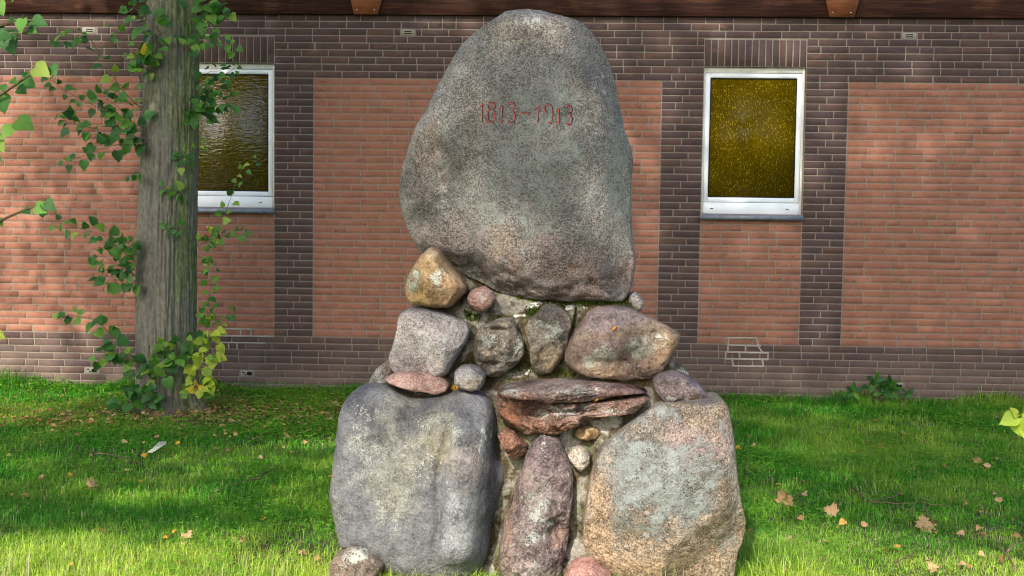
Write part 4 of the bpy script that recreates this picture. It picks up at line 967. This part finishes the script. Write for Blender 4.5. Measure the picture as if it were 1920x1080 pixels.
# right, lower
shoot(tree, ys, [(385, 640), (392, 560), (400, 500), (380, 480)], 11, sz*.75, [G, LT], .7, .003)
shoot(tree, ys, [(372, 560), (400, 600), (430, 590), (445, 588)], 8, sz*.7, [G], .7, .003)
shoot(tree, ys, [(375, 700), (395, 650), (390, 620), (410, 600)], 19, sz*.95, [LT, 'leaf_lime', 'leaf_lime'], 1.0)
shoot(tree, ys-.05, [(360, 745), (368, 720), (375, 690), (385, 660)], 19, sz*.95, [LT, 'leaf_lime', 'leaf_lime'], 1.0)
shoot(tree, ys-.05, [(368, 735), (370, 722)], 2, sz*.8, [YL], .3, .002)
# base
shoot(tree, ys, [(266, 705), (240, 670), (215, 635), (180, 600), (130, 590), (112, 600)], 16, sz, [G, G, LT], .6, .005)
shoot(tree, ys, [(262, 690), (225, 655), (205, 660), (175, 680)], 8, sz, [G, LT], .6, .003)
shoot(tree, TY-.34, [(300, 720), (290, 690), (280, 665), (320, 655)], 15, sz, [G, G, LT], 1.0)
shoot(tree, TY-.34, [(340, 690), (330, 665), (345, 640), (360, 640)], 15, sz*.95, [G, G, LT], 1.0)
shoot(tree, TY-.36, [(275, 765), (280, 745), (300, 735), (262, 755)], 12, sz*.95, [G], 1.0)
shoot(tree, TY-.40, [(260, 775), (245, 755), (232, 745), (255, 700)], 10, sz*1.1, [G], 1.0)

LEAFQ.sort(key=lambda q: -q[0])
restl = {}
for i, (s_, tone, p, tip, nr, o) in enumerate(LEAFQ):
    if i < 300: leaf_at(tone, p, s_, tip, nr, o)
    else:
        y = tip.normalized(); z = nr-y*nr.dot(y); z.normalize(); x = y.cross(z); me = random.choice(LV[tone])
        Vv = np.array([v.co for v in me.vertices])*s_ @ np.array([x, y, z])+np.array(p)
        restl.setdefault(tone, []).append((Vv, [tuple(f.vertices) for f in me.polygons]))
mb = MB(); mats = []
me_all = None
print('leaves', len(LEAFQ))
for tone, L in restl.items():
    mb = MB()
    for Vv, Fs in L: mb.add(Vv, Fs)
    o = mb.obj('small_leaves', M[tone], tree, True); o.location = -TO; o['kind'] = 'stuff'
LEAFQ = []
# ------------------------------------------------------------------ second lime tree, left of the frame
NT_X, NT_Y = -3.75, 4.3
near = empty('lime_tree', (NT_X, NT_Y, 0), 'lime tree whose leafy twigs reach in at the upper left edge, nearer than the trunk', 'tree'); NO = Vector(near.location)
mb = MB(); mb.tube([(NT_X, NT_Y, -.05), (NT_X+.02, NT_Y, .3), (NT_X+.05, NT_Y, 1.5), (NT_X-.02, NT_Y, 4), (NT_X, NT_Y, 8)], .23, .12, 16); o = mb.obj('trunk', M['bark'], near, True); o.location = -NO
crown(near, 'crown', (NT_X-.6, NT_Y-.2, 6.6), (2.0, 2.2, 2.2), 7000, .11, M['leaf'], 60, seed=6)
def near_branch(p_in, y, poly, n, size, tones, **k):
    """a branch from the trunk to the frame edge, then through the picture"""
    o = shoot(near, y, poly, n, size, tones, name='branch', **k)
    a = at(*poly[0], y); mb = MB(); b = Vector((NT_X, NT_Y, p_in)); mb.tube([b, b.lerp(a, .4)+Vector((0, 0, .12)), b.lerp(a, .8)+Vector((0, 0, .04)), a], .014, .005, 6)
    q = mb.obj('branch', M['twig'], near, True); q.location = -NO
def big_leaf(br, y, x0, y0, x1, y1, size, tone, nz=.5):
    A, B = at(x0, y0, y), at(x1, y1, y); leaf_at(tone, A, size if size else (B-A).length, (B-A)+Vector((0, -.02, 0)), Vector((random.gauss(0, .3), -1, nz)), br)
def leafy(p_in, y, poly, leaves):
    pts = [at(px, py, y) for px, py in poly]; mb = MB(); b = Vector((NT_X, NT_Y, p_in)); a = pts[0]
    mb.tube([b, b.lerp(a, .4)+Vector((0, 0, .1)), b.lerp(a, .8)+Vector((0, 0, .03))]+pts, .012, .0022, 6)
    o = mb.obj('branch', M['twig'], near, True); o.location = -NO
    full = [b, b.lerp(a, .4)+Vector((0, 0, .1)), b.lerp(a, .8)+Vector((0, 0, .03)), a]
    for i in range(11):            # the leaves on the stretch outside the picture
        u = .25+.68*i/11; q_ = u*3; j = min(2, int(q_)); p = full[j].lerp(full[j+1], q_-j); sd = 1 if i % 2 else -1
        leaf_at(random.choice((G, G, LT)), p, random.uniform(.07, .12), Vector((.5, random.gauss(0, .3), sd*random.uniform(.2, .8)-.3)), Vector((random.gauss(0, .4), -1, random.uniform(0, 1.4))), o)
    for (x0, y0, x1, y1, tone) in leaves: big_leaf(o, y+random.uniform(-.05, .05), x0, y0, x1, y1, None, tone)
leafy(2.6, 4.6, [(-30, 12), (-10, 20)], [(-14, 2, 12, 32, LT), (22, 0, 36, -12, G)])
leafy(2.5, 4.6, [(-20, 52), (20, 44), (45, 43), (62, 38)], [(42, 36, 42, 66, G), (60, 40, 93, 47, G), (24, 34, 22, 50, G), (10, 62, 30, 105, G), (2, 68, 28, 72, G), (-8, 50, 8, 74, G)])
leafy(2.4, 4.6, [(-20, 66), (30, 62), (72, 64)], [(28, 62, 28, 78, G), (54, 58, 75, 66, G)])
leafy(2.2, 4.5, [(-25, 196), (20, 165), (45, 148), (65, 136)], [(66, 126, 98, 145, LT), (96, 124, 110, 145, G), (40, 150, 72, 166, G), (22, 150, 38, 158, G), (45, 136, 52, 148, G), (4, 160, 14, 176, G), (-4, 178, 14, 215, G), (35, 165, 55, 178, G)])
leafy(2.0, 4.5, [(-25, 258), (15, 248), (33, 238)], [(33, 226, 68, 245, LT), (22, 238, 4, 262, LT), (-10, 260, 12, 285, LT), (-14, 290, 8, 302, G)])
leafy(1.9, 4.7, [(-20, 424), (20, 405), (50, 392), (78, 385)], [(68, 386, 92, 400, G), (84, 380, 108, 395, G), (45, 392, 62, 402, G), (-5, 412, 10, 425, LT)])
leafy(1.4, 4.5, [(-30, 640), (-8, 634)], [(-10, 628, 15, 634, 'leaf_lime')])

# ------------------------------------------------------------------ sapling at the right edge
SY = 4.75
p0 = gnd(1990, 1060); sap = empty('sapling', (p0.x, p0.y, 0), 'sapling with sunlit yellow-green leaves at the right edge', 'sapling'); SO = Vector(sap.location)
mb = MB(); mb.tube([(p0.x, p0.y, 0), at(1985, 950, SY), at(1960, 850, SY), at(1915, 782, SY)], .007, .002, 6); o = mb.obj('stem', M['green_twig'], sap, True); o.location = -SO
for (x0, y0, x1, y1) in [(1905, 782, 1872, 796), (1906, 780, 1894, 762), (1908, 786, 1914, 822), (1922, 784, 1945, 774), (1922, 800, 1950, 830), (1950, 850, 1985, 870)]:
    A, B = at(x0, y0, SY), at(x1, y1, SY); leaf_at('leaf_lime', A, (B-A).length*.95, B-A, Vector((random.gauss(0, .7), -1, random.uniform(-.3, 1.2))), sap)

# ------------------------------------------------------------------ creeper seedling and sticks by the wall
wp = at(1655, 760, WALL-.16); wp.z = 0
weed = empty('creeper_plant', tuple(wp), 'young five-leaved creeper plant growing against the plinth by the right vent', 'plant'); WO = Vector(weed.location)
cre = [leaf_mesh('leaflet', M['leaf'], s+20, [(0, 0), (.08, .05), (.18, .2), (.25, .42), (.20, .62), (.14, .8), (.05, .95), (0, 1.05)], .15, .3) for s in range(3)]
yw = WALL-.14
for (sx, sy_, hx, hy, s_, nl) in [(1650, 762, 1640, 722, .095, 5), (1655, 762, 1668, 728, .10, 5), (1660, 762, 1672, 742, .10, 5), (1645, 765, 1632, 735, .08, 3), (1612, 765, 1600, 742, .085, 5), (1590, 768, 1580, 752, .07, 4), (1688, 765, 1700, 748, .07, 4), (1655, 765, 1655, 745, .09, 4)]:
    A, B = at(sx, sy_, yw), at(hx, hy-8, yw-.03); A.z = max(0, A.z-.05); mb = MB(); mb.tube([A, A.lerp(B, .6)+Vector((0, 0, .02)), B], .004, .002, 5); o = mb.obj('stem', M['green_twig'], weed, True); o.location = -WO
    for i in range(nl):
        a = math.pi/2+(i-(nl-1)/2)*1.15+random.gauss(0, .15)
        leaf_at(random.choice(['leaf', 'leaf_light']), B, s_*random.uniform(.9, 1.3), Vector((math.cos(a), -.35, math.sin(a)-.1)), Vector((random.gauss(0, .3), -1, .8)), o, cre, 'leaflet')

# ------------------------------------------------------------------ lawn
def inside(x, y):
    """keep the grass out of the memorial, trunk and wall"""
    m = (x > at(640, 1000, 5.1).x+.02) & (x < at(1372, 1000, 5.1).x-.02) & (y > 4.97) & (y < 5.62)
    tr = (x-at(318, 775, TY).x)**2+(y-TY)**2 < .27**2
    return m | tr | (y > WALL-.02)
def lawn_pts(n, y0, y1, extra=3.6):
    y = y0+(y1-y0)*np.sqrt(rng.random(n)) if False else y0+(y1-y0)*rng.random(n)
    cx0, cx1 = -y*.505-extra*.6, y*.44+extra*.6
    x = cx0+(cx1-cx0)*rng.random(n)
    return x, y
txg = at(318, 775, TY).x
def lawn(n, y0, y1, L0, L1, wd, name_seed):
    x, y = lawn_pts(n, y0, y1)
    bare = smooth(.95, .15, np.sqrt(((x-txg-.45)/1.7)**2+((y-TY+.35)/.62)**2)+.45*n2(x, y, 2.2, 3, 1)); bare = np.clip(bare*1.25, 0, 1)
    bare = np.maximum(bare, .6*smooth(.55, .2, np.sqrt(((x-txg+.55)/.6)**2+((y-8.55)/.22)**2)+.4*n2(x, y, 3, 3, 8)))
    dens = np.clip(.70+.75*n2(x, y, 1.6, 3, 2), .25, 1)*(1-.86*bare)
    keep = (rng.random(len(x)) < dens) & ~inside(x, y); x, y, bare = x[keep], y[keep], bare[keep]; n = len(x)
    hh = L0+(L1-L0)*rng.random(n)**1.6
    hh *= np.clip(1+.9*n2(x, y, 1.1, 3, 4), .45, 1.9)*(1-.5*bare)
    tall = smooth(WALL-.35, WALL-.05, y)*(.5+2.0*np.clip(n2(x, y, 1.8, 2, 6)+.25*(x < -1.5), 0, 1)); hh *= 1+1.5*tall
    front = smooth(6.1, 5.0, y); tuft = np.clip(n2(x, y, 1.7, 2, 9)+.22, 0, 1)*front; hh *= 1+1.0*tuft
    edge = smooth(.28, .05, np.maximum(np.abs(x-.14)-.88, 0)+np.maximum(4.92-y, 0)); hh *= 1+.5*edge
    v_ = rng.random(n); pn = n2(x, y, .9, 3, 5); pn2 = n2(x, y, 4, 3, 7)
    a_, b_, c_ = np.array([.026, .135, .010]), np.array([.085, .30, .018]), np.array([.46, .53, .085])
    C = lerp(a_, b_, v_[:, None]); C = lerp(C, c_, np.clip(.08+.50*pn+.40*pn2+front*(.25+.5*v_), 0, .95)[:, None])  # blades turn paler and yellower toward the front: sunlight put into their colour
    dry = rng.random(n) < .05+.30*bare+.12*tuft; C[dry] = lerp(np.array([.26, .21, .10]), np.array([.42, .36, .20]), rng.random(dry.sum())[:, None])
    C = C*np.array([1.2, 1.28, 1.2])
    P = np.stack([x, y, np.zeros(n)], 1)
    return P, hh, wd*(.6+.8*rng.random(n)), C
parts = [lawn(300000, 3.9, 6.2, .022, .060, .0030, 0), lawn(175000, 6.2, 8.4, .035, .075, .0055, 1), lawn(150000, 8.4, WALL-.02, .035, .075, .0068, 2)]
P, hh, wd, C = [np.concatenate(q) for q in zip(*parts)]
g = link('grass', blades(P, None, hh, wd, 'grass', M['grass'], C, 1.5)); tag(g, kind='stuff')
# clover and small broad leaves among the blades
def clover(n):
    x, y = lawn_pts(n, 4.2, WALL-.03); pn = n2(x, y, 1.3, 3, 12)
    f = np.clip(pn*2.2+.25+.8*smooth(8.8, 10.2, y)*(x < -1.0)-.3*(x > 1.5), 0.04, 1); f = f*(1-.6*smooth(6.4, 5.4, y)); k = (rng.random(n) < f) & ~inside(x, y)
    x, y = x[k], y[k]; n = len(x); z = .025+.05*rng.random(n)**1.1+.05*smooth(9.9, 10.35, y)*rng.random(n); s_ = .006+.008*rng.random(n); s_ *= 1+.5*smooth(7, 10, y)
    V, Fs = [], []; a = rng.random(n)*6.28; Vs = []
    for j in range(3):
        b = a+j*2.094; d = np.stack([np.cos(b), np.sin(b), -.15+.5*(rng.random(n)-.5)], 1); e = np.stack([-np.sin(b), np.cos(b), .6*(rng.random(n)-.5)], 1); o = np.stack([x, y, z], 1)
        Vs.append(np.stack([o, o+(d*.75+e*.55)*s_[:, None], o+d*1.25*s_[:, None], o+(d*.75-e*.55)*s_[:, None]], 1))
    V = np.concatenate(Vs, 1).reshape(-1, 3); i = np.arange(n*3)*4; Fq = np.stack([i, i+1, i+2, i+3], 1)
    v_ = rng.random(n)[:, None]; C = lerp(np.array([.06, .23, .012]), np.array([.22, .44, .03]), v_); me = npmesh('clover', V, [Fq], M['grass'], False); vcol(me, 'col', np.repeat(C, 12, 0)); return me
tag(link('clover', clover(110000)), kind='stuff')
# tall seed stalks by the memorial's foot
x = np.concatenate([rng.normal(at(1230, 1080, 5.1).x, .06, 40), rng.normal(at(1270, 1080, 5.1).x, .05, 30), rng.normal(at(1600, 1060, 5.3).x, .25, 30), rng.normal(at(560, 1060, 5.3).x, .2, 40), rng.normal(at(60, 1060, 5.2).x, .3, 80)])
y = 4.72+.12*rng.random(len(x)); n = len(x); C = lerp(np.array([.42, .38, .24]), np.array([.30, .36, .12]), rng.random(n)[:, None])
tag(link('seed_grass', blades(np.stack([x, y, 0*x], 1), None, .08+.13*rng.random(n), .003+.003*rng.random(n), 'seed_grass', M['grass'], C, .4)), kind='stuff')

# ------------------------------------------------------------------ fallen leaves and litter
dryL = [leaf_mesh('fallen_leaf', M['dry_leaf'], s+40, None, .35, .5) for s in range(5)]
goldL = [leaf_mesh('fallen_leaf', M['gold_leaf'], s+50, None, .2, .3) for s in range(3)]
mapL = [leaf_mesh('maple_leaf', M['tan_leaf'], s+60, MAPLE, .25, .35) for s in range(4)]
dmapL = [leaf_mesh('maple_leaf', M['tan_leaf'], s+70, MAPLE, .8, .9) for s in range(3)]
def flat(meshes, name, px, py, wpx, label, cat='leaf', group='fallen leaves on the lawn', z=.045, rot=None, tiltv=.35, nrm=None, tz=None):
    p = gnd(px, py, z); s_ = wpx*.85*p.y/F; a = random.random()*6.28 if rot is None else rot
    tip = Vector((math.cos(a), math.sin(a), random.gauss(.15, .35) if tz is None else tz)); nr = Vector(nrm) if nrm else Vector((random.gauss(0, tiltv), -.45+random.gauss(0, tiltv), 1))
    o = leaf_at(None, p-tip*s_*.5, s_*(.85 if name == 'maple_leaf' else 1), tip, nr, None, meshes, name); tag(o, label, cat, group); return o
G1 = 'fallen maple leaves on the lawn'
flat(mapL, 'maple_leaf', 1732, 968, 48, 'pale tan maple leaf lying open beside bare twigs on the right lawn', group=G1, rot=1.45, nrm=(.1, -1.2, 1), z=.07, tz=1.1)
flat(dmapL, 'maple_leaf', 1478, 932, 48, 'large crumpled tan maple leaf nearest the right boulder', group=G1, rot=.5, nrm=(.2, -1.5, .6), z=.06, tz=.5)
flat(dmapL, 'maple_leaf', 1553, 955, 36, 'curled brown maple leaf between the crumpled one and the open tan one', group=G1, rot=2.6, nrm=(-.2, -1.2, .6), z=.06, tz=.3)
flat(mapL, 'maple_leaf', 1622, 1078, 58, 'orange-tan maple leaf standing on edge at the bottom of the picture', group=G1, rot=1.5, nrm=(.3, -2.5, .4), z=.10, tz=2.2)
flat(dmapL, 'maple_leaf', 1500, 928, 28, 'small dull leaf tucked against the large crumpled maple leaf', group=G1, z=.05)
flat(dmapL, 'maple_leaf', 1250+505, 1062, 28, 'rusty curled maple leaf at the lower right among the sunlit grass', group=G1, z=.06)
flat(mapL, 'maple_leaf', 356, 996, 30, 'broad tan leaf on the sunlit grass left of the slate boulder', group=G1, z=.06, rot=1.2, tz=.9)
flat(dmapL, 'maple_leaf', 455, 1012, 20, 'folded brown leaf on the sunlit left grass right of the broad tan one', group=G1, z=.05)
flat(mapL, 'maple_leaf', 563, 1034, 26, 'small orange leaf in front of the white-crusted foot stone', group=G1, z=.06)
flat(dmapL, 'maple_leaf', 178, 908, 34, 'reddish leaf pair in the shaded grass left of the tree', group=G1, z=.05)
flat(dmapL, 'maple_leaf', 238, 880, 26, 'grey-brown star-shaped leaf in the shaded left grass below the paper scrap', group=G1, z=.05)
flat(mapL, 'maple_leaf', 75, 893, 16, 'small round tan leaf in the shaded grass at the far left', group=G1, z=.05)
spots = [(1848, 872), (1835, 860), (1842, 1040), (1800, 1000), (1835, 990), (1790, 935), (1810, 945), (1875, 935), (1760, 975), (1905, 820), (1880, 1050), (1740, 1050)]
for (x_, y_) in spots: flat(dryL, 'fallen_leaf', x_, y_, random.uniform(13, 22), 'small dry brown leaf lying in the grass right of the memorial', group='dry leaves on the right lawn')
LG = 'small dry leaf scattered in the grass'
cnt = 0
while cnt < 150:
    if cnt < 60: x_, y_ = random.gauss(470, 150), random.gauss(800, 28)
    elif cnt < 100: x_, y_ = random.uniform(0, 630), random.uniform(760, 1060)
    else: x_, y_ = random.uniform(1385, 1915), random.uniform(765, 1060)
    if not (0 < x_ < 1915 and 768 < y_ < 1070) or 610 < x_ < 1400: continue
    p = gnd(x_, y_)
    if (p.x-txg)**2+(p.y-TY)**2 < .1: continue
    left = x_ < 800; flat(dryL, 'fallen_leaf', x_, y_, random.uniform(7, 14)*(1 if y_ < 900 else 1.3), 'small dry brown leaf lying in the grass left of the memorial' if left else 'small dry brown leaf lying in the grass right of the memorial', group='dry leaves left of the memorial' if left else 'dry leaves on the right lawn', z=.035); cnt += 1
for (x_, y_) in [(130, 887), (110, 908), (240, 900), (262, 903), (512, 912), (500, 915), (498, 971), (310, 1005), (328, 995), (135, 1055), (618, 892), (34, 845), (332, 830), (273, 852), (480, 820)]:
    flat(goldL, 'fallen_leaf', x_, y_, random.uniform(10, 14), 'small bright yellow leaf in the grass on the left', group='yellow leaves on the left lawn', z=.05)
for (x_, y_) in [(1600, 845), (1385, 840), (1690, 925), (1440, 780)]:
    flat(goldL, 'fallen_leaf', x_, y_, random.uniform(9, 13), 'small yellow leaf in the shaded grass on the right', group='yellow leaves on the right lawn', z=.04)
# uncountable litter under the tree
n = 3200; x = np.concatenate([rng.normal(txg+.75, .95, n), rng.normal(txg-.6, .45, 500)]); y = np.concatenate([rng.normal(TY-.15, .40, n), rng.normal(8.55, .15, 500)]); k = ~inside(x, y) & (y < WALL-.03); x, y = x[k], y[k]; n = len(x)
a = rng.random(n)*6.28; s_ = .008+.020*rng.random(n)**2; z = .015+.045*rng.random(n); d = np.stack([np.cos(a), np.sin(a), .7*(rng.random(n)-.5)], 1)*s_[:, None]; e = np.stack([-np.sin(a), np.cos(a), .7*(rng.random(n)-.5)], 1)*s_[:, None]*.7; o = np.stack([x, y, z], 1)
V = np.stack([o-d, o+e, o+d, o-e+np.array([0, 0, .006])], 1).reshape(-1, 3); i = np.arange(n)*4
tag(link('leaf_litter', npmesh('leaf_litter', V, [np.stack([i, i+1, i+2, i+3], 1)], M['dry_leaf'], False)), kind='stuff')
# loose leaves lying on the memorial
def onstone(px, py, dist, size, meshes, label, cat='leaf', name='fallen_leaf'):
    dg = bpy.context.evaluated_depsgraph_get()
    d = ray(px, py).normalized(); h = SC.ray_cast(dg, CAM, d)
    p = h[1] if h[0] else at(px, py, dist); nr = Vector(h[2]) if h[0] else Vector((0, -1, 1))
    a = random.random()*3; t_ = Vector((math.cos(a), -.3, math.sin(a)*.6)); o = leaf_at(None, Vector(p)+nr*.004-t_.normalized()*size*.5, size, t_, nr, None, meshes, name); tag(o, label, cat, 'leaves caught on the memorial')
bpy.context.view_layer.update()
slim = [leaf_mesh('fallen_leaf', M['gold_leaf'], s+90, [(0, 0), (.05, .05), (.14, .25), (.17, .5), (.12, .75), (.05, .92), (0, 1)], .3, .5) for s in range(2)]
onstone(1150, 615, 5.4, .035, slim, 'slim tan leaflet stuck on the big brown stone')
onstone(1117, 749, 5.3, .028, slim, 'slim tan leaflet on the left of the two on the red-brown slab')
onstone(1164, 747, 5.3, .034, slim, 'slim tan leaflet on the right end of the red-brown slab')
onstone(848, 728, 5.4, .035, goldL, 'bright yellow leaf lying under the small rounded grey stone')
onstone(857, 727, 5.4, .022, goldL, 'small yellow leaf fragment beside the bright yellow leaf on the ledge')
onstone(1300, 746, 5.4, .045, dryL, 'brown leaf lying along the top edge of the big right boulder')
onstone(1316, 746, 5.4, .04, dryL, 'darker brown leaf at the right end on top of the big right boulder')
# paper scrap
p = gnd(294, 838, .05); s_ = p.y/F; me_ = MB()
q = [(-14, -9), (-2, -11), (14, 7), (13, 10), (0, 8), (-8, -2)]
V = [(x*s_, y*s_*1.9, .006*math.sin(i*2.1)) for i, (x, y) in enumerate(q)]; V += [(x, y, z-.002) for x, y, z in V]; n = len(q)
me_.add(V, [tuple(range(n)), tuple(reversed(range(n, 2*n)))]+[(i, n+i, n+(i+1) % n, (i+1) % n) for i in range(n)])
t = NT('paper'); v = t.coord(); t.pbr(t.ramp(t.noise(v, 40, 3), [(.35, (.46, .45, .30)), (.6, (.66, .66, .48))]), .7); o = me_.obj('paper_scrap', t.m); o.location = p; o.rotation_euler = (R(25), 0, 0)
tag(o, 'torn pale scrap of paper lying in the shaded grass before the tree', 'paper')
# twigs
def twig(label, polys, r0, z=.05):
    mb = MB(); p0 = gnd(*polys[0][0], 0)
    for pl_ in polys:
        pts = [gnd(x, y, z+random.uniform(-.01, .015))-p0 for x, y in pl_]; fine = []
        for i in range(len(pts)-1):
            for j in range(3): fine.append(pts[i].lerp(pts[i+1], j/3)+Vector((random.gauss(0, .004), random.gauss(0, .01), random.gauss(0, .004))))
        fine.append(pts[-1]); mb.tube(fine, r0, r0*.4, 5)
    o = mb.obj('twig', M['twig'], None, True); o.location = p0; tag(o, label, 'twig', 'fallen twigs on the lawn')
twig('forked grey twig lying in the grass left of the slate boulder', [[(402, 924), (430, 912), (470, 900), (495, 895)], [(425, 914), (432, 905)], [(470, 901), (510, 880), (520, 872)]], .006)
twig('branching dark twig lying behind the open tan maple leaf', [[(1598, 915), (1630, 940), (1680, 945), (1720, 942), (1760, 945), (1785, 952)], [(1680, 945), (1705, 955)], [(1640, 940), (1690, 925), (1680, 905), (1660, 905)], [(1735, 945), (1750, 985)]], .005)
twig('dark stick standing out of the grass at the far lower right', [[(1902, 1070), (1890, 1040), (1867, 1018)], [(1888, 1035), (1920, 1012)]], .006, .10)
twig('thin twig in the sunlit grass between the memorial and the lower right stick', [[(1680, 1060), (1710, 1035), (1738, 1015)]], .004)
twig('faint thin twig near the wall beside the right boulder', [[(1370, 800), (1395, 785), (1418, 770)]], .005)
twig('dark twig by the bare soil left of the paper scrap', [[(180, 850), (220, 853), (250, 860)]], .005)
p = at(1880, 752, WALL-.1); p.z = 0; mb = MB()
for pl_ in ([(1880, 757), (1888, 735), (1905, 725), (1912, 715)], [(1886, 738), (1878, 722)]): mb.tube([at(x, y, WALL-.1)-p for x, y in pl_], .004, .002, 5)
o = mb.obj('twig', M['twig'], None, True); o.location = p; tag(o, 'bare thin stalk standing against the plinth at the far right', 'twig')

# ------------------------------------------------------------------ shade trees behind the viewer
LIT = []                           # openings cut in the canopy so sun patches land at chosen spots
def lit_wall(px, py, r, s): q = at(px, py, WALL); LIT.append(('w', q.x, q.z, r/203, s*.85))
def lit_gnd(px, py, rx, ry, s):
    q = gnd(px, py); q2 = gnd(px+rx, py); q3 = gnd(px, py-ry); LIT.append(('g', q.x, q.y, abs(q2.x-q.x), abs(q3.y-q.y), s))
for a in [(640, 560, 55, .9), (640, 330, 40, .3), (1215, 250, 60, .6), (1405, 480, 35, .8), (1730, 280, 90, .7), (1900, 235, 50, .9), (1720, 120, 40, .6), (690, 700, 80, .95), (60, 690, 130, .9), (1450, 700, 90, .6), (230, 15, 60, .9), (820, 10, 90, .9), (1310, 15, 60, .9), (120, 90, 110, .4), (1750, 500, 60, .4), (150, 420, 70, .15), (640, 200, 60, .4), (440, 150, 60, .4)]: lit_wall(*a)
for a in [(120, 735, 160, 30, .85), (500, 830, 130, 60, .5), (1500, 780, 200, 20, .5), (1850, 850, 120, 50, .45)]: lit_gnd(*a)
def drop(P, r):
    s_ = np.array(sun_to); n = len(P)
    tg = -P[:, 2]/s_[2]; G_ = P+s_*tg[:, None]; tw_ = (WALL-P[:, 1])/s_[1]; W_ = P+s_*tw_[:, None]
    pr = np.zeros(n); on_wall = G_[:, 1] > WALL
    for L in LIT:
        if L[0] == 'w': pr = np.maximum(pr, np.where(on_wall, L[4]*smooth(1.3, .6, np.hypot(W_[:, 0]-L[1], W_[:, 2]-L[2])/L[3]), 0))
        else: pr = np.maximum(pr, np.where(~on_wall, L[5]*smooth(1.3, .6, np.hypot((G_[:, 0]-L[1])/L[3], (G_[:, 1]-L[2])/L[4])), 0))
    eg = np.interp(G_[:, 0], [-4.5, -3.6, -2.4, -1.2, 0, 1.4, 2.0, 2.8, 4], [7.0, 7.15, 8.3, 8.2, 7.4, 6.8, 6.6, 5.9, 5.7])+.3*np.sin(G_[:, 0]*3.1)
    pr = np.maximum(pr, np.where(~on_wall, .8*smooth(.45, -.35, G_[:, 1]-eg), 0))
    edge = 5.9+.35*np.sin(G_[:, 0]*1.3+.5)+.5*np.clip(G_[:, 0]-1.6, 0, 2)*0
    pr = np.maximum(pr, np.where(~on_wall, smooth(.35, -.25, G_[:, 1]-edge), 0))
    tm = (5.05-P[:, 1])/s_[1]; Mm = P+s_*tm[:, None]; onm = (np.abs(Mm[:, 0]-.15) < 1.0) & (Mm[:, 2] > 0) & (Mm[:, 2] < 2.8)
    pr = np.where(onm, np.maximum(pr, .62), pr)
    return r.random(n) < pr
k = 0
for (tx_, ty_, cz, rad, n, sd) in [(-6.5, -6.0, 13.0, (3.9, 3.2, 6.0), 19000, 11), (-1.2, -7.0, 13.6, (3.7, 3.2, 6.0), 19000, 12), (3.9, -6.3, 13.2, (3.6, 3.2, 6.0), 19000, 13)]:
    T_ = empty('shade_tree', (tx_, ty_, 0), ('broad lime tree behind the viewpoint at the left, shading the left wall', 'middle lime tree behind the viewpoint, shading the memorial', 'broad lime tree behind the viewpoint at the right, shading the right wall')[k], 'tree', 'shade trees behind the viewpoint'); k += 1
    mb = MB(); mb.tube([(0, 0, -.05), (.03, 0, 2), (-.05, .05, 5), (.05, 0, 8), (0, 0, cz+2)], .30, .06, 14)
    for i in range(10):
        a = i*2.4; z0 = cz-4+i*.5; d = Vector((math.cos(a), math.sin(a), .7)); p_ = Vector((0, 0, z0)); mb.tube([p_, p_+d*1.0, p_+d*2.2+Vector((0, 0, .3)), p_+d*3.0+Vector((0, 0, .8))], .09, .02, 6)
    mb.obj('trunk', M['bark'], T_, True)
    crown(T_, 'crown', (tx_, ty_, cz), rad, n, .19, M['leaf'], 170, drop, sd)
# unseen foliage row, added to keep bright sky out of the right pane
hb = empty('added_hedge', (6, -14, 0), 'unseen foliage row added behind the viewpoint to darken the right window reflection', 'added_hedge')
crown(hb, 'foliage', (8, -14, 4.6), (7, 1.2, 4.8), 15000, .35, M['leaf'], 160, None, 21)
